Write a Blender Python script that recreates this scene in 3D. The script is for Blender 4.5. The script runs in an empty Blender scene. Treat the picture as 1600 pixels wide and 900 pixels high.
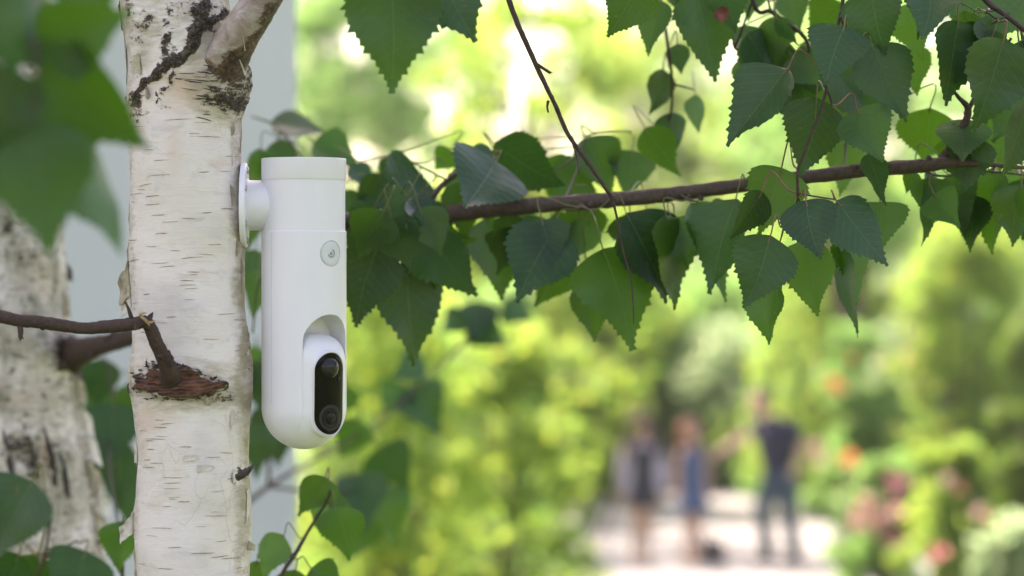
import bpy, bmesh, math, random
import numpy as np
from mathutils import Vector, noise, Matrix
R = math.radians
scene = bpy.context.scene
col = scene.collection

# ------------------------------------------------------------------ camera
FOC, HOR, CAMH, DF = 85.0, 510.0, 2.425, 1.862
K = 36.0/1600.0/FOC                      # picture px -> tangent
PITCH = math.atan((HOR-450.0)*K)
cam = bpy.data.cameras.new('camera'); camo = bpy.data.objects.new('camera', cam); col.objects.link(camo)
camo.location = (0, 0, CAMH); camo.rotation_euler = (math.pi/2+PITCH, 0, 0)
cam.lens = FOC; cam.sensor_width = 36; cam.clip_start = 0.05; cam.clip_end = 600
cam.dof.use_dof = True; cam.dof.focus_distance = DF; cam.dof.aperture_fstop = 4.4; cam.dof.aperture_blades = 0
scene.camera = camo
# ------------------------------------------------------------------ light
SUN_AZ, SUN_EL = R(-36), R(50)
world = bpy.data.worlds.new('World'); scene.world = world; world.use_nodes = True
wn = world.node_tree; bg = wn.nodes['Background']
sky = wn.nodes.new('ShaderNodeTexSky'); sky.sky_type = 'NISHITA'; sky.sun_disc = False
sky.sun_elevation = SUN_EL; sky.sun_rotation = SUN_AZ
sky.air_density = 1.0; sky.dust_density = 4.0; sky.ozone_density = 1.0
wn.links.new(sky.outputs[0], bg.inputs[0]); bg.inputs[1].default_value = 0.15
sl = bpy.data.lights.new('sun', 'SUN'); so = bpy.data.objects.new('sun', sl); col.objects.link(so)
sl.energy = 5.0; sl.angle = R(0.5); sl.color = (1.0, 0.95, 0.86)
sdir = Vector((math.sin(SUN_AZ)*math.cos(SUN_EL), math.cos(SUN_AZ)*math.cos(SUN_EL), math.sin(SUN_EL)))
so.rotation_euler = sdir.to_track_quat('Z', 'Y').to_euler(); so.location = (-8, 20, 20)
vs = scene.view_settings
vs.view_transform = 'Standard'; vs.look = 'None'; vs.exposure = 2.12; vs.gamma = 1.0; vs.use_white_balance = True; vs.white_balance_temperature = 7800; vs.white_balance_tint = 31; vs.use_curve_mapping = False
scene.render.engine = 'CYCLES'
cy = scene.cycles
cy.use_denoising = True; cy.denoiser = 'OPENIMAGEDENOISE'
cy.max_bounces = 12; cy.diffuse_bounces = 6; cy.transmission_bounces = 8; cy.transparent_max_bounces = 6
cy.sample_clamp_indirect = 6.0; cy.use_adaptive_sampling = False

# ------------------------------------------------------------------ helpers
CAM = np.array([0, 0, CAMH]); FWD = np.array([0, math.cos(PITCH), math.sin(PITCH)])
UP = np.array([0, -math.sin(PITCH), math.cos(PITCH)]); RT = np.array([1.0, 0, 0])
def PX(x, y, D):
    return CAM + D*((x-800.0)*K*RT + (450.0-y)*K*UP + FWD)
def proj(v):
    d = v - CAM; D = d@FWD
    return 800 + (d@RT)/D/K, 450 - (d@UP)/D/K
def nz(v): return v/max(1e-9, np.linalg.norm(v))
rng = np.random.default_rng(7)

def empty(name, loc, label=None, cat=None, group=None):
    o = bpy.data.objects.new(name, None); col.objects.link(o); o.location = loc; o.empty_display_size = 0.05
    tag(o, label, cat, group); return o
def tag(o, label=None, cat=None, group=None, kind=None):
    if label: o['label'] = label
    if cat: o['category'] = cat
    if group: o['group'] = group
    if kind: o['kind'] = kind
    return o
def wloc(p):
    v = np.zeros(3)
    while p is not None:
        v = v + np.array(p.location); p = p.parent
    return v
def mk(name, V, F, mats, parent=None, fm=None, uv=None, smooth=True, attrs=None, sharp=None, loc=None):
    V = np.asarray(V, float)
    off = wloc(parent) if parent is not None else np.zeros(3)
    if loc is not None: off = np.asarray(loc, float)
    me = bpy.data.meshes.new(name)
    me.from_pydata((V-off).tolist(), [], F if isinstance(F, list) else F.tolist())
    if not isinstance(mats, (list, tuple)): mats = [mats]
    for m in mats: me.materials.append(m)
    if fm is not None: me.polygons.foreach_set('material_index', np.asarray(fm, np.int32))
    me.polygons.foreach_set('use_smooth', np.full(len(me.polygons), smooth))
    if uv is not None:
        l = me.uv_layers.new(name='UVMap'); vi = np.empty(len(me.loops), np.int32)
        me.loops.foreach_get('vertex_index', vi); l.data.foreach_set('uv', np.asarray(uv, np.float32)[vi].ravel())
    if attrs:
        for k, a in attrs.items():
            at = me.attributes.new(k, 'FLOAT', 'POINT'); at.data.foreach_set('value', np.asarray(a, np.float32))
    me.update()
    if sharp is not None: me.set_sharp_from_angle(angle=sharp)
    o = bpy.data.objects.new(name, me); col.objects.link(o)
    if parent is not None: o.parent = parent
    elif loc is not None: o.location = loc
    return o
def merge(parts):
    V, F, n = [], [], 0
    for v, f in parts:
        V.append(np.asarray(v)); F += [[i+n for i in q] for q in f]; n += len(v)
    return np.vstack(V), F
def spline(P, sub):
    P = np.asarray(P, float); n = len(P); out = []
    for i in range(n-1):
        p0 = P[max(i-1, 0)]; p1 = P[i]; p2 = P[i+1]; p3 = P[min(i+2, n-1)]
        for s in range(sub):
            t = s/sub
            out.append(0.5*((2*p1)+(-p0+p2)*t+(2*p0-5*p1+4*p2-p3)*t*t+(-p0+3*p1-3*p2+p3)*t**3))
    out.append(P[-1]); return np.array(out)
def tube(P, r, sides=8, sub=6, bump=0.0, cap=True, seed=0):
    """swept tube along P with radii r"""
    P = np.asarray(P, float); r = np.asarray(r, float)
    Q = spline(np.hstack([P, r[:, None]]), sub); C = Q[:, :3]; rr = np.maximum(Q[:, 3], 1e-5)
    T = np.gradient(C, axis=0); T /= np.linalg.norm(T, axis=1)[:, None]+1e-12
    a = np.array([0, 0, 1.0]) if abs(T[0][2]) < 0.9 else np.array([1.0, 0, 0])
    N = nz(np.cross(T[0], a)); V = []; F = []
    g = np.random.default_rng(seed)
    for i in range(len(C)):
        N = nz(N - T[i]*(N@T[i])); B = np.cross(T[i], N)
        for k in range(sides):
            an = 2*math.pi*k/sides
            q = rr[i]*(1+(bump*(noise.noise(Vector(C[i]*180)+Vector((k*1.3, seed, 0)))+g.normal()*0.3) if bump else 0))
            V.append(C[i]+q*(math.cos(an)*N+math.sin(an)*B))
    m = len(C)
    for i in range(m-1):
        for k in range(sides):
            k2 = (k+1) % sides; F.append([i*sides+k, i*sides+k2, (i+1)*sides+k2, (i+1)*sides+k])
    if cap:
        F.append(list(range(sides))[::-1]); F.append([(m-1)*sides+k for k in range(sides)])
    return np.array(V), F
def lathe(prof, n=96, cap=True):
    V, F = [], []
    for (r, z) in prof:
        for k in range(n):
            a = 2*math.pi*k/n; V.append((r*math.sin(a), -r*math.cos(a), z))
    for i in range(len(prof)-1):
        for k in range(n):
            k2 = (k+1) % n; F.append([i*n+k, i*n+k2, (i+1)*n+k2, (i+1)*n+k])
    if cap:
        F.append(list(range(n))[::-1]); F.append([(len(prof)-1)*n+k for k in range(n)])
    return np.array(V), F
def box(c, s, M=None):
    V = np.array([(x, y, z) for x in (-1, 1) for y in (-1, 1) for z in (-1, 1)], float)*np.asarray(s)/2
    if M is not None: V = V@np.array(M).T
    return V+np.asarray(c), [[0, 1, 3, 2], [4, 6, 7, 5], [0, 4, 5, 1], [2, 3, 7, 6], [0, 2, 6, 4], [1, 5, 7, 3]]
def solid_eval(V, F, mods):
    me = bpy.data.meshes.new('temporary'); me.from_pydata(np.asarray(V).tolist(), [], F)
    bm = bmesh.new(); bm.from_mesh(me); bmesh.ops.recalc_face_normals(bm, faces=bm.faces); bm.to_mesh(me); bm.free()
    o = bpy.data.objects.new('temporary', me); col.objects.link(o); tmp = [o]
    for kind, arg in mods:
        if kind in ('DIFFERENCE', 'INTERSECT', 'UNION'):
            m2 = bpy.data.meshes.new('temporary'); m2.from_pydata(np.asarray(arg[0]).tolist(), [], arg[1])
            bm = bmesh.new(); bm.from_mesh(m2); bmesh.ops.recalc_face_normals(bm, faces=bm.faces); bm.to_mesh(m2); bm.free()
            c = bpy.data.objects.new('temporary', m2); col.objects.link(c); tmp.append(c)
            m = o.modifiers.new('b', 'BOOLEAN'); m.operation = kind; m.object = c; m.solver = 'EXACT'
        elif kind == 'REMESH':
            m = o.modifiers.new('r', 'REMESH'); m.mode = 'VOXEL'; m.voxel_size = arg
        elif kind == 'SMOOTH':
            m = o.modifiers.new('s', 'SMOOTH'); m.iterations = arg; m.factor = 0.5
        elif kind == 'SUBSURF':
            m = o.modifiers.new('ss', 'SUBSURF'); m.levels = arg; m.render_levels = arg
    dg = bpy.context.evaluated_depsgraph_get(); e = o.evaluated_get(dg).to_mesh()
    V2 = np.array([v.co[:] for v in e.vertices]); F2 = [list(p.vertices) for p in e.polygons]
    for t in tmp:
        m = t.data; bpy.data.objects.remove(t); bpy.data.meshes.remove(m)
    return V2, F2

# ------------------------------------------------------------------ materials
class NT:
    def __init__(s, name):
        s.m = bpy.data.materials.new(name); s.m.use_nodes = True; s.t = s.m.node_tree; s.b = s.t.nodes['Principled BSDF']; s.out = s.t.nodes['Material Output']
    def n(s, t, **kw):
        nd = s.t.nodes.new('ShaderNode'+t)
        for k, v in kw.items(): setattr(nd, k, v)
        return nd
    def l(s, a, b): s.t.links.new(a, b)
    def math(s, op, a, b=None, c=None, clamp=False):
        nd = s.n('Math', operation=op); nd.use_clamp = clamp
        for i, v in enumerate((a, b, c)):
            if v is None: continue
            if isinstance(v, (int, float)): nd.inputs[i].default_value = v
            else: s.l(v, nd.inputs[i])
        return nd.outputs[0]
    def ramp(s, f, stops, interp='LINEAR'):
        nd = s.n('ValToRGB'); nd.color_ramp.interpolation = interp; e = nd.color_ramp.elements
        while len(e) < len(stops): e.new(0.5)
        for i, (p, c) in enumerate(stops): e[i].position = p; e[i].color = (*c, 1) if len(c) == 3 else c
        s.l(f, nd.inputs[0]); return nd.outputs[0]
    def mix(s, f, a, b, mode='MIX'):
        nd = s.n('Mix', data_type='RGBA', blend_type=mode)
        for sock, v in ((nd.inputs[0], f), (nd.inputs[6], a), (nd.inputs[7], b)):
            if isinstance(v, (int, float)): sock.default_value = v
            elif isinstance(v, tuple): sock.default_value = (*v, 1)
            else: s.l(v, sock)
        return nd.outputs[2]
    def noise(s, scale, detail=4, stretch=None, rough=0.55, coord='Object', dist=0.0):
        tc = s.n('TexCoord'); v = tc.outputs[coord]
        if stretch:
            mp = s.n('Mapping'); mp.inputs['Scale'].default_value = stretch; s.l(v, mp.inputs[0]); v = mp.outputs[0]
        nd = s.n('TexNoise'); nd.inputs['Scale'].default_value = scale; nd.inputs['Detail'].default_value = detail
        nd.inputs['Roughness'].default_value = rough; nd.inputs['Distortion'].default_value = dist
        s.l(v, nd.inputs['Vector']); return nd.outputs['Fac']
    def attr(s, name):
        nd = s.n('Attribute'); nd.attribute_name = name; return nd.outputs['Fac']
    def bump(s, h, strength=0.3, dist=0.001):
        nd = s.n('Bump'); nd.inputs['Strength'].default_value = strength; nd.inputs['Distance'].default_value = dist
        s.l(h, nd.inputs['Height']); s.l(nd.outputs[0], s.b.inputs['Normal'])
    def setc(s, c):
        if isinstance(c, tuple): s.b.inputs['Base Color'].default_value = (*c, 1)
        else: s.l(c, s.b.inputs['Base Color'])
    def rough(s, r): s.b.inputs['Roughness'].default_value = r

def plain(name, c, rough=0.5, metal=0.0, spec=0.5, nscale=None, namt=0.08):
    t = NT(name)
    if nscale:
        f = t.noise(nscale, 5); d = tuple(x*(1-namt*2) for x in c); u = tuple(min(1, x*(1+namt)) for x in c)
        t.setc(t.ramp(f, [(0.3, d), (0.7, u)]))
        t.bump(f, 0.15, 0.0005)
    else: t.setc(c)
    t.rough(rough); t.b.inputs['Metallic'].default_value = metal; t.b.inputs['Specular IOR Level'].default_value = spec
    return t.m

def leaf_mat(name, c1, c2, tr, rough=0.42, mixf=0.38):
    t = NT(name)
    oi = t.n('ObjectInfo'); base = t.mix(oi.outputs['Random'], tuple(x*.8 for x in c1), tuple(x*1.3 for x in c2))
    uv = t.n('UVMap'); sp = t.n('SeparateXYZ'); t.l(uv.outputs[0], sp.inputs[0])
    u = sp.outputs[0]; ax = t.math('ABSOLUTE', t.math('SUBTRACT', sp.outputs[1], 0.5))
    mid = t.math('SUBTRACT', 1.0, t.math('DIVIDE', ax, t.math('MULTIPLY_ADD', u, -0.007, 0.0105)), clamp=True)
    ph = t.math('FRACT', t.math('MULTIPLY', t.math('SUBTRACT', u, t.math('MULTIPLY', ax, 0.75)), 9.0))
    ve = t.math('SUBTRACT', 1.0, t.math('MULTIPLY', t.math('ABSOLUTE', t.math('SUBTRACT', ph, 0.5)), 11.0), clamp=True)
    vein = t.math('MAXIMUM', t.math('MULTIPLY', mid, 1.0), t.math('MULTIPLY', ve, 0.30))
    mott = t.noise(70, 5); fine = t.noise(900, 2)
    base = t.mix(t.math('MULTIPLY', t.math('SUBTRACT', mott, 0.45), 1.6, clamp=True), base, tuple(x*1.35 for x in c2))
    # scattered small brown blemishes
    sp2 = t.math('MULTIPLY', t.math('SUBTRACT', t.noise(230, 1), 0.69), 12.0, clamp=True)
    base = t.mix(sp2, base, (0.10, 0.07, 0.025))
    base = t.mix(t.math('MULTIPLY', vein, 0.62), base, (0.12, 0.22, 0.075))
    t.setc(base); t.rough(rough); t.b.inputs['Specular IOR Level'].default_value = 0.42
    t.bump(t.math('ADD', t.math('MULTIPLY', vein, -0.9), t.math('MULTIPLY', fine, 0.35)), 0.55, 0.0006)
    tl = t.n('BsdfTranslucent'); t.l(t.mix(t.math('MULTIPLY', vein, 0.55), t.mix(oi.outputs['Random'], tr, tuple(x*1.3 for x in tr)), tuple(x*0.55 for x in tr)), tl.inputs[0])
    mx = t.n('MixShader'); mx.inputs[0].default_value = mixf
    t.l(t.b.outputs[0], mx.inputs[1]); t.l(tl.outputs[0], mx.inputs[2]); t.l(mx.outputs[0], t.out.inputs[0])
    return t.m
def far_leaf(name, stops, tr, mixf=0.62, rough=0.45):
    t = NT(name); f = t.attr('rnd'); t.setc(t.ramp(f, stops)); t.rough(rough)
    t.b.inputs['Specular IOR Level'].default_value = 0.35
    tl = t.n('BsdfTranslucent'); t.l(t.ramp(f, tr), tl.inputs[0])
    mx = t.n('MixShader'); mx.inputs[0].default_value = mixf
    t.l(t.b.outputs[0], mx.inputs[1]); t.l(tl.outputs[0], mx.inputs[2]); t.l(mx.outputs[0], t.out.inputs[0])
    return t.m

M = {}
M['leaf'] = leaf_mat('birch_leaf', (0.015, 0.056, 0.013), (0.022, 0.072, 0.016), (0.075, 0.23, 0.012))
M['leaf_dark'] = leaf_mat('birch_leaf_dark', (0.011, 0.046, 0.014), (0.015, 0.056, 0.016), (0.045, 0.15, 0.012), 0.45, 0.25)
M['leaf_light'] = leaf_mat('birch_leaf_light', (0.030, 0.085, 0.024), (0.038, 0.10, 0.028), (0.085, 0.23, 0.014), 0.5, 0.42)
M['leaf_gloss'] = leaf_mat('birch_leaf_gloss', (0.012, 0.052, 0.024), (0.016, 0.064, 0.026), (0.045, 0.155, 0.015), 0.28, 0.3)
M['petiole'] = plain('petiole', (0.11, 0.12, 0.035), 0.45, nscale=300)
M['petiole_red'] = plain('petiole_red', (0.17, 0.08, 0.04), 0.45, nscale=300)
def twig_mat(name, c1, c2):
    t = NT(name); f = t.noise(220, 6); g = t.noise(1200, 3); h = t.noise(60, 3, (1, 1, 1))
    c = t.ramp(t.math('MULTIPLY_ADD', g, 0.4, t.math('MULTIPLY', f, 0.6)), [(0.3, c1), (0.62, c2)])
    pale = t.math('MULTIPLY', t.math('SUBTRACT', t.noise(1500, 1), 0.68), 9.0, clamp=True)
    c = t.mix(t.math('MULTIPLY', pale, 0.6), c, (0.34, 0.29, 0.24))
    t.setc(t.mix(t.math('MULTIPLY', h, 0.18), c, (0.16, 0.13, 0.11)))
    t.rough(0.62); t.b.inputs['Specular IOR Level'].default_value = 0.22; t.bump(t.math('ADD', f, g), 0.6, 0.0012); return t.m
M['twig'] = twig_mat('twig_bark', (0.028, 0.020, 0.015), (0.090, 0.064, 0.048))
M['twig_dark'] = twig_mat('twig_bark_dark', (0.020, 0.012, 0.010), (0.065, 0.036, 0.026))

def bark_mat(name, moss=0.0):
    t = NT(name)
    big = t.noise(14, 4, (1, 1, 1.6)); mid = t.noise(46, 6, (1, 1, 2.2), 0.6, dist=0.6); strk = t.noise(60, 5, (1, 1, 9)); fine = t.noise(420, 4, (1, 1, 2.4))
    c = t.ramp(big, [(0.30, (0.54, 0.50, 0.465)), (0.44, (0.66, 0.60, 0.55)), (0.55, (0.68, 0.625, 0.575)), (0.68, (0.62, 0.51, 0.43))])
    c = t.mix(t.math('MULTIPLY', t.math('SUBTRACT', mid, 0.56), 3.0, clamp=True), c, (0.40, 0.39, 0.37))
    c = t.mix(t.math('MULTIPLY', t.math('SUBTRACT', strk, 0.56), 1.8, clamp=True), c, (0.54, 0.43, 0.35))
    # faint edges of thin paper layers
    vo = t.n('TexVoronoi', feature='DISTANCE_TO_EDGE'); vo.inputs['Scale'].default_value = 20
    tc = t.n('TexCoord'); mp = t.n('Mapping'); mp.inputs['Scale'].default_value = (1, 1, 0.55); t.l(tc.outputs['Object'], mp.inputs[0])
    wob = t.n('TexNoise'); wob.inputs['Scale'].default_value = 30; t.l(mp.outputs[0], wob.inputs['Vector'])
    va = t.n('VectorMath', operation='MULTIPLY_ADD'); t.l(wob.outputs['Color'], va.inputs[0]); va.inputs[1].default_value = (0.07, 0.07, 0.07); t.l(mp.outputs[0], va.inputs[2])
    t.l(va.outputs[0], vo.inputs['Vector'])
    edge = t.math('SUBTRACT', 1.0, t.math('MULTIPLY', vo.outputs['Distance'], 55.0), clamp=True)
    edge = t.math('MULTIPLY', edge, t.math('MULTIPLY', t.math('SUBTRACT', t.noise(11, 2), 0.44), 5.0, clamp=True))
    c = t.mix(t.math('MULTIPLY', edge, 0.22), c, (0.33, 0.28, 0.22))
    pe = t.math('MULTIPLY', t.attr('peach'), t.math('MULTIPLY_ADD', mid, 1.3, 0.1), clamp=True)
    c = t.mix(pe, c, (0.52, 0.34, 0.22))
    tan_n = t.noise(90, 6, (1, 1, 2.5))
    ta = t.math('MULTIPLY', t.math('ADD', t.attr('rough'), t.math('MULTIPLY', t.math('SUBTRACT', tan_n, 0.5), 1.8)), 1.0, clamp=True)
    ta = t.math('MULTIPLY', ta, t.math('MULTIPLY', t.attr('rough'), 3.0, clamp=True))
    c = t.mix(ta, c, (0.37, 0.32, 0.225))
    if moss:
        ms = t.math('MULTIPLY', t.math('SUBTRACT', t.noise(32, 7, (1, 1, 0.5), 0.7), 0.47), 4.5*moss, clamp=True)
        c = t.mix(ms, c, (0.17, 0.17, 0.10))
        ms2 = t.math('MULTIPLY', t.math('SUBTRACT', t.noise(75, 7, (1, 1, 1.5), 0.7), 0.53), 7.0*moss, clamp=True)
        c = t.mix(ms2, c, (0.06, 0.06, 0.04))
    # reddish collar wood with growth arcs
    arc = t.math('SINE', t.math('ADD', t.math('MULTIPLY', t.attr('arc'), 1.15), t.math('MULTIPLY', t.noise(55, 3), 16.0)))
    redc = t.mix(t.math('MULTIPLY_ADD', arc, 0.2, t.math('MULTIPLY_ADD', t.math('SUBTRACT', tan_n, 0.5), 2.6, 0.42)), (0.034, 0.017, 0.012), (0.19, 0.080, 0.044))
    redc = t.mix(t.math('MULTIPLY', t.math('SUBTRACT', mid, 0.5), 4.0, clamp=True), redc, (0.03, 0.02, 0.016))
    rd = t.math('MULTIPLY', t.math('ADD', t.math('SUBTRACT', t.attr('red'), 0.5), t.math('MULTIPLY', t.math('SUBTRACT', tan_n, 0.5), 1.6)), 5.0, clamp=True)
    c = t.mix(rd, c, redc)
    dn = t.noise(110, 8, (1, 1, 2.2), 0.72); dn2 = t.noise(480, 5, None, 0.7)
    dsum = t.math('ADD', t.attr('dark'), t.math('ADD', t.math('MULTIPLY', t.math('SUBTRACT', dn, 0.5), 3.2), t.math('MULTIPLY', t.math('SUBTRACT', dn2, 0.5), 1.5)))
    dk = t.math('MULTIPLY', t.math('SUBTRACT', dsum, 0.5), 4.0, clamp=True)
    dk = t.math('MULTIPLY', dk, t.math('MULTIPLY', t.attr('dark'), 6.0, clamp=True))
    dcol = t.ramp(dn2, [(0.36, (0.014, 0.011, 0.009)), (0.52, (0.050, 0.037, 0.026)), (0.66, (0.18, 0.13, 0.085))])
    c = t.mix(dk, c, dcol)
    t.setc(c); t.rough(0.68); t.b.inputs['Specular IOR Level'].default_value = 0.3
    h = t.math('ADD', t.math('MULTIPLY', fine, 0.35), t.math('ADD', t.math('MULTIPLY', strk, 0.4), t.math('MULTIPLY', edge, -0.5)))
    h = t.math('ADD', h, t.math('MULTIPLY', t.math('ADD', dk, ta), t.math('MULTIPLY', dn, 4.0)))
    h = t.math('ADD', h, t.math('MULTIPLY', rd, t.math('MULTIPLY', arc, 0.25)))
    t.bump(h, 0.55, 0.0012)
    return t.m
M['bark'] = bark_mat('birch_bark'); M['bark_moss'] = bark_mat('birch_bark_weathered', 1.0)
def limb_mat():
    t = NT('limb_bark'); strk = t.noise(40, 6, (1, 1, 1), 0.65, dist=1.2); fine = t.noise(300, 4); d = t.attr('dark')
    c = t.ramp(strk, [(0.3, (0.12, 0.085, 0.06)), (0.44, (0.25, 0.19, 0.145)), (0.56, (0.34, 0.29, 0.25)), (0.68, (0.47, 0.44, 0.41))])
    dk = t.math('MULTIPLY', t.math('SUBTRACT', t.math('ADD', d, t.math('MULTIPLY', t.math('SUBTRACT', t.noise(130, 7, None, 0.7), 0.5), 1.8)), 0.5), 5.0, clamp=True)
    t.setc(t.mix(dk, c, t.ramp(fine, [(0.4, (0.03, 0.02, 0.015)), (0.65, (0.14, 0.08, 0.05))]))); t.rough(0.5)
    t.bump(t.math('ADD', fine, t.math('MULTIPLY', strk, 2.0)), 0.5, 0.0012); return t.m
M['limb'] = limb_mat()
M['lenticel'] = plain('lenticel', (0.40, 0.30, 0.23), 0.8, nscale=200, namt=0.3)
M['flake'] = plain('bark_paper', (0.56, 0.52, 0.45), 0.6, nscale=120, namt=0.15)
M['flake_tan'] = plain('bark_paper_tan', (0.36, 0.31, 0.21), 0.7, nscale=120, namt=0.25)
M['flake_dark'] = plain('bark_scale_dark', (0.05, 0.042, 0.034), 0.85, nscale=300, namt=0.4)
M['splinter'] = plain('fresh_wood', (0.36, 0.25, 0.11), 0.6, nscale=400, namt=0.2)
def plastic():
    t = NT('white_plastic'); f = t.noise(2500, 2); du = t.math('MULTIPLY', t.math('SUBTRACT', t.noise(45, 6, (1, 1, .35), .65), .5), 2.2, clamp=True); sp = t.math('MULTIPLY', t.math('SUBTRACT', t.noise(900, 1), .74), 10.0, clamp=True); t.setc(t.mix(t.math('MULTIPLY', sp, .5), t.mix(t.math('MULTIPLY', du, .5), (0.70, 0.69, 0.715), (0.60, 0.60, 0.59)), (0.38, 0.36, 0.28))); t.rough(0.38); t.bump(f, 0.06, 0.0002)
    t.b.inputs['Subsurface Weight'].default_value = 0.0; return t.m
M['plastic'] = plastic()
M['seam'] = plain('seam_grey', (0.36, 0.36, 0.38), 0.6)
M['chrome'] = plain('chrome', (0.62, 0.62, 0.64), 0.38, 0.45); M['ring_metal'] = plain('ring_metal', (0.45, 0.45, 0.46), 0.3, 1.0)
M['screw'] = plain('screw_steel', (0.5, 0.49, 0.47), 0.3, 1.0)
M['black_glass'] = plain('black_glass', (0.003, 0.003, 0.0035), 0.05, 0, 0.12)
M['lens_black'] = plain('lens_black', (0.006, 0.006, 0.007), 0.18, 0, 0.2)
M['lens_ring'] = plain('lens_ring', (0.02, 0.02, 0.022), 0.35, 0, 0.25)
M['sensor_dome'] = plain('sensor_dome', (0.02, 0.019, 0.018), 0.10, 0, 0.25)
M['button'] = plain('button_white', (0.56, 0.58, 0.585), 0.35)
M['symbol'] = plain('symbol_grey', (0.24, 0.25, 0.27), 0.5)
M['trunk_far'] = plain('far_trunk', (0.10, 0.075, 0.055), 0.85, nscale=20, namt=0.3)
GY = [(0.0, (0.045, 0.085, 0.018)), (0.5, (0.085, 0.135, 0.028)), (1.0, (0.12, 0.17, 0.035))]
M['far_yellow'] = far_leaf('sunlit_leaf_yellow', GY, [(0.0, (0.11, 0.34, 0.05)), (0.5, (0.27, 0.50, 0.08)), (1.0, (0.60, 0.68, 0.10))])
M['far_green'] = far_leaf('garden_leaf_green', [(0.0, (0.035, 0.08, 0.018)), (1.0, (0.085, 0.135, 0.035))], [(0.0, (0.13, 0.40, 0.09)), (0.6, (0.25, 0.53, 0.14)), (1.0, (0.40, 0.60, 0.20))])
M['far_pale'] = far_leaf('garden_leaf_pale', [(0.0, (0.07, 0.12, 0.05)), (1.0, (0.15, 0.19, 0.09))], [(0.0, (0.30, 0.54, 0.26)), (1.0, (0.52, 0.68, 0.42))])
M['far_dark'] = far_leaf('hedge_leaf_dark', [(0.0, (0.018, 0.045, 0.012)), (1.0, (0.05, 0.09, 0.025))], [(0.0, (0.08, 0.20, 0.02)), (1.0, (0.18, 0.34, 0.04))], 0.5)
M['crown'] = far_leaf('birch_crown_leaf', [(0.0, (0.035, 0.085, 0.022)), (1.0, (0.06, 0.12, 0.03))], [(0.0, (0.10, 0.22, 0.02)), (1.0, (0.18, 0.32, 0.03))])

# ------------------------------------------------------------------ ground, path, house
def ground_mat():
    t = NT('lawn'); f = t.noise(1.3, 6); g = t.noise(40, 4)
    t.setc(t.ramp(t.math('MULTIPLY_ADD', g, 0.5, t.math('MULTIPLY', f, 0.5)), [(0.3, (0.045, 0.085, 0.02)), (0.55, (0.08, 0.13, 0.03)), (0.75, (0.12, 0.14, 0.05))]))
    t.rough(0.9); t.bump(g, 0.8, 0.03); return t.m
def path_mat():
    t = NT('pale_gravel'); f = t.noise(2.0, 6); g = t.noise(90, 4)
    t.setc(t.ramp(t.math('MULTIPLY_ADD', g, 0.5, t.math('MULTIPLY', f, 0.5)), [(0.3, (0.142, 0.156, 0.156)), (0.65, (0.215, 0.232, 0.230))]))
    t.rough(0.9); t.bump(g, 0.6, 0.01); return t.m
def grid_sheet(name, mat, x0, x1, y0, y1, z, n, amp, label):
    xs = np.linspace(x0, x1, n); ys = np.linspace(y0, y1, n); V = []; F = []
    for y in ys:
        for x in xs: V.append((x, y, z+amp*noise.noise(Vector((x*0.15, y*0.15, 3)))))
    for i in range(n-1):
        for j in range(n-1): F.append([i*n+j, i*n+j+1, (i+1)*n+j+1, (i+1)*n+j])
    o = mk(name, V, F, mat); tag(o, label, 'ground', kind='structure'); return o
grid_sheet('ground', ground_mat(), -300, 300, -60, 420, -0.012, 60, 0.0, 'green garden lawn stretching to the trees')
# path: broad pale gravel terrace with uneven outline
pts = [(0.45, 15), (0.75, 20), (0.95, 24), (0.2, 28), (0.55, 31), (1.3, 34.2), (3.5, 35.0), (6.5, 34.0), (10, 33), (16, 32), (16, 26), (9, 24.6), (6.0, 23.4), (4.3, 20), (3.6, 15)]
pp = spline([(*p, 0) for p in pts+[pts[0]]], 6)[:-1]
pv = np.array([(p[0], p[1], 0.02) for p in pp]); n0 = len(pv)
pv2 = np.vstack([pv, pv-np.array([0, 0, 0.06])])
mk('path', pv2, [list(range(n0))]+[[i, i+n0, (i+1) % n0+n0, (i+1) % n0] for i in range(n0)], path_mat(), smooth=False)
tag(bpy.data.objects['path'], 'pale sunlit gravel path where the people stand', 'path', kind='structure')

def wall_mat():
    t = NT('pale_render'); f = t.noise(1.2, 5); g = t.noise(120, 4)
    t.setc(t.ramp(f, [(0.32, (0.46, 0.49, 0.49)), (0.68, (0.57, 0.595, 0.59))])); t.rough(0.85); t.bump(g, 0.3, 0.003); return t.m
hc = PX(463, 450, 4.0); hc[2] = 0
ha = R(16); hx = np.array([-math.cos(ha), -math.sin(ha), 0]); hy = np.array([-math.sin(ha), math.cos(ha), 0])
house = empty('house', hc, 'pale rendered house wall with its corner behind the birch trunks', 'house')
HW, HD, HH = 7.5, 7.0, 7.2
Mh = np.array([hx, hy, [0, 0, 1]]).T
def hbox(name, a0, a1, b0, b1, z0, z1, mat):
    V, F = box(((a0+a1)/2, (b0+b1)/2, (z0+z1)/2), (a1-a0, b1-b0, z1-z0)); V = V@Mh.T+hc
    return mk(name, V, F, mat, house, smooth=False)
hbox('wall', 0, HW, 0, HD, 0.35, HH, wall_mat())
hbox('plinth', -0.015, HW+0.03, -0.03, HD+0.03, -0.05, 0.35, plain('plinth_grey', (0.3, 0.3, 0.29), 0.85, nscale=30))
rv = np.array([(-.0, -.35, HH+.004), (HW+.4, -.35, HH+.004), (HW+.4, HD+.4, HH+.004), (-.0, HD+.4, HH+.004), (1.6, HD/2, HH+2.0), (HW-1.6, HD/2, HH+2.0)])
mk('roof', rv@Mh.T+hc, [[0, 1, 5, 4], [1, 2, 5], [2, 3, 4, 5], [3, 0, 4], [3, 2, 1, 0]], plain('roof_tile', (0.16, 0.07, 0.05), 0.8, nscale=12), house, smooth=False)
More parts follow.
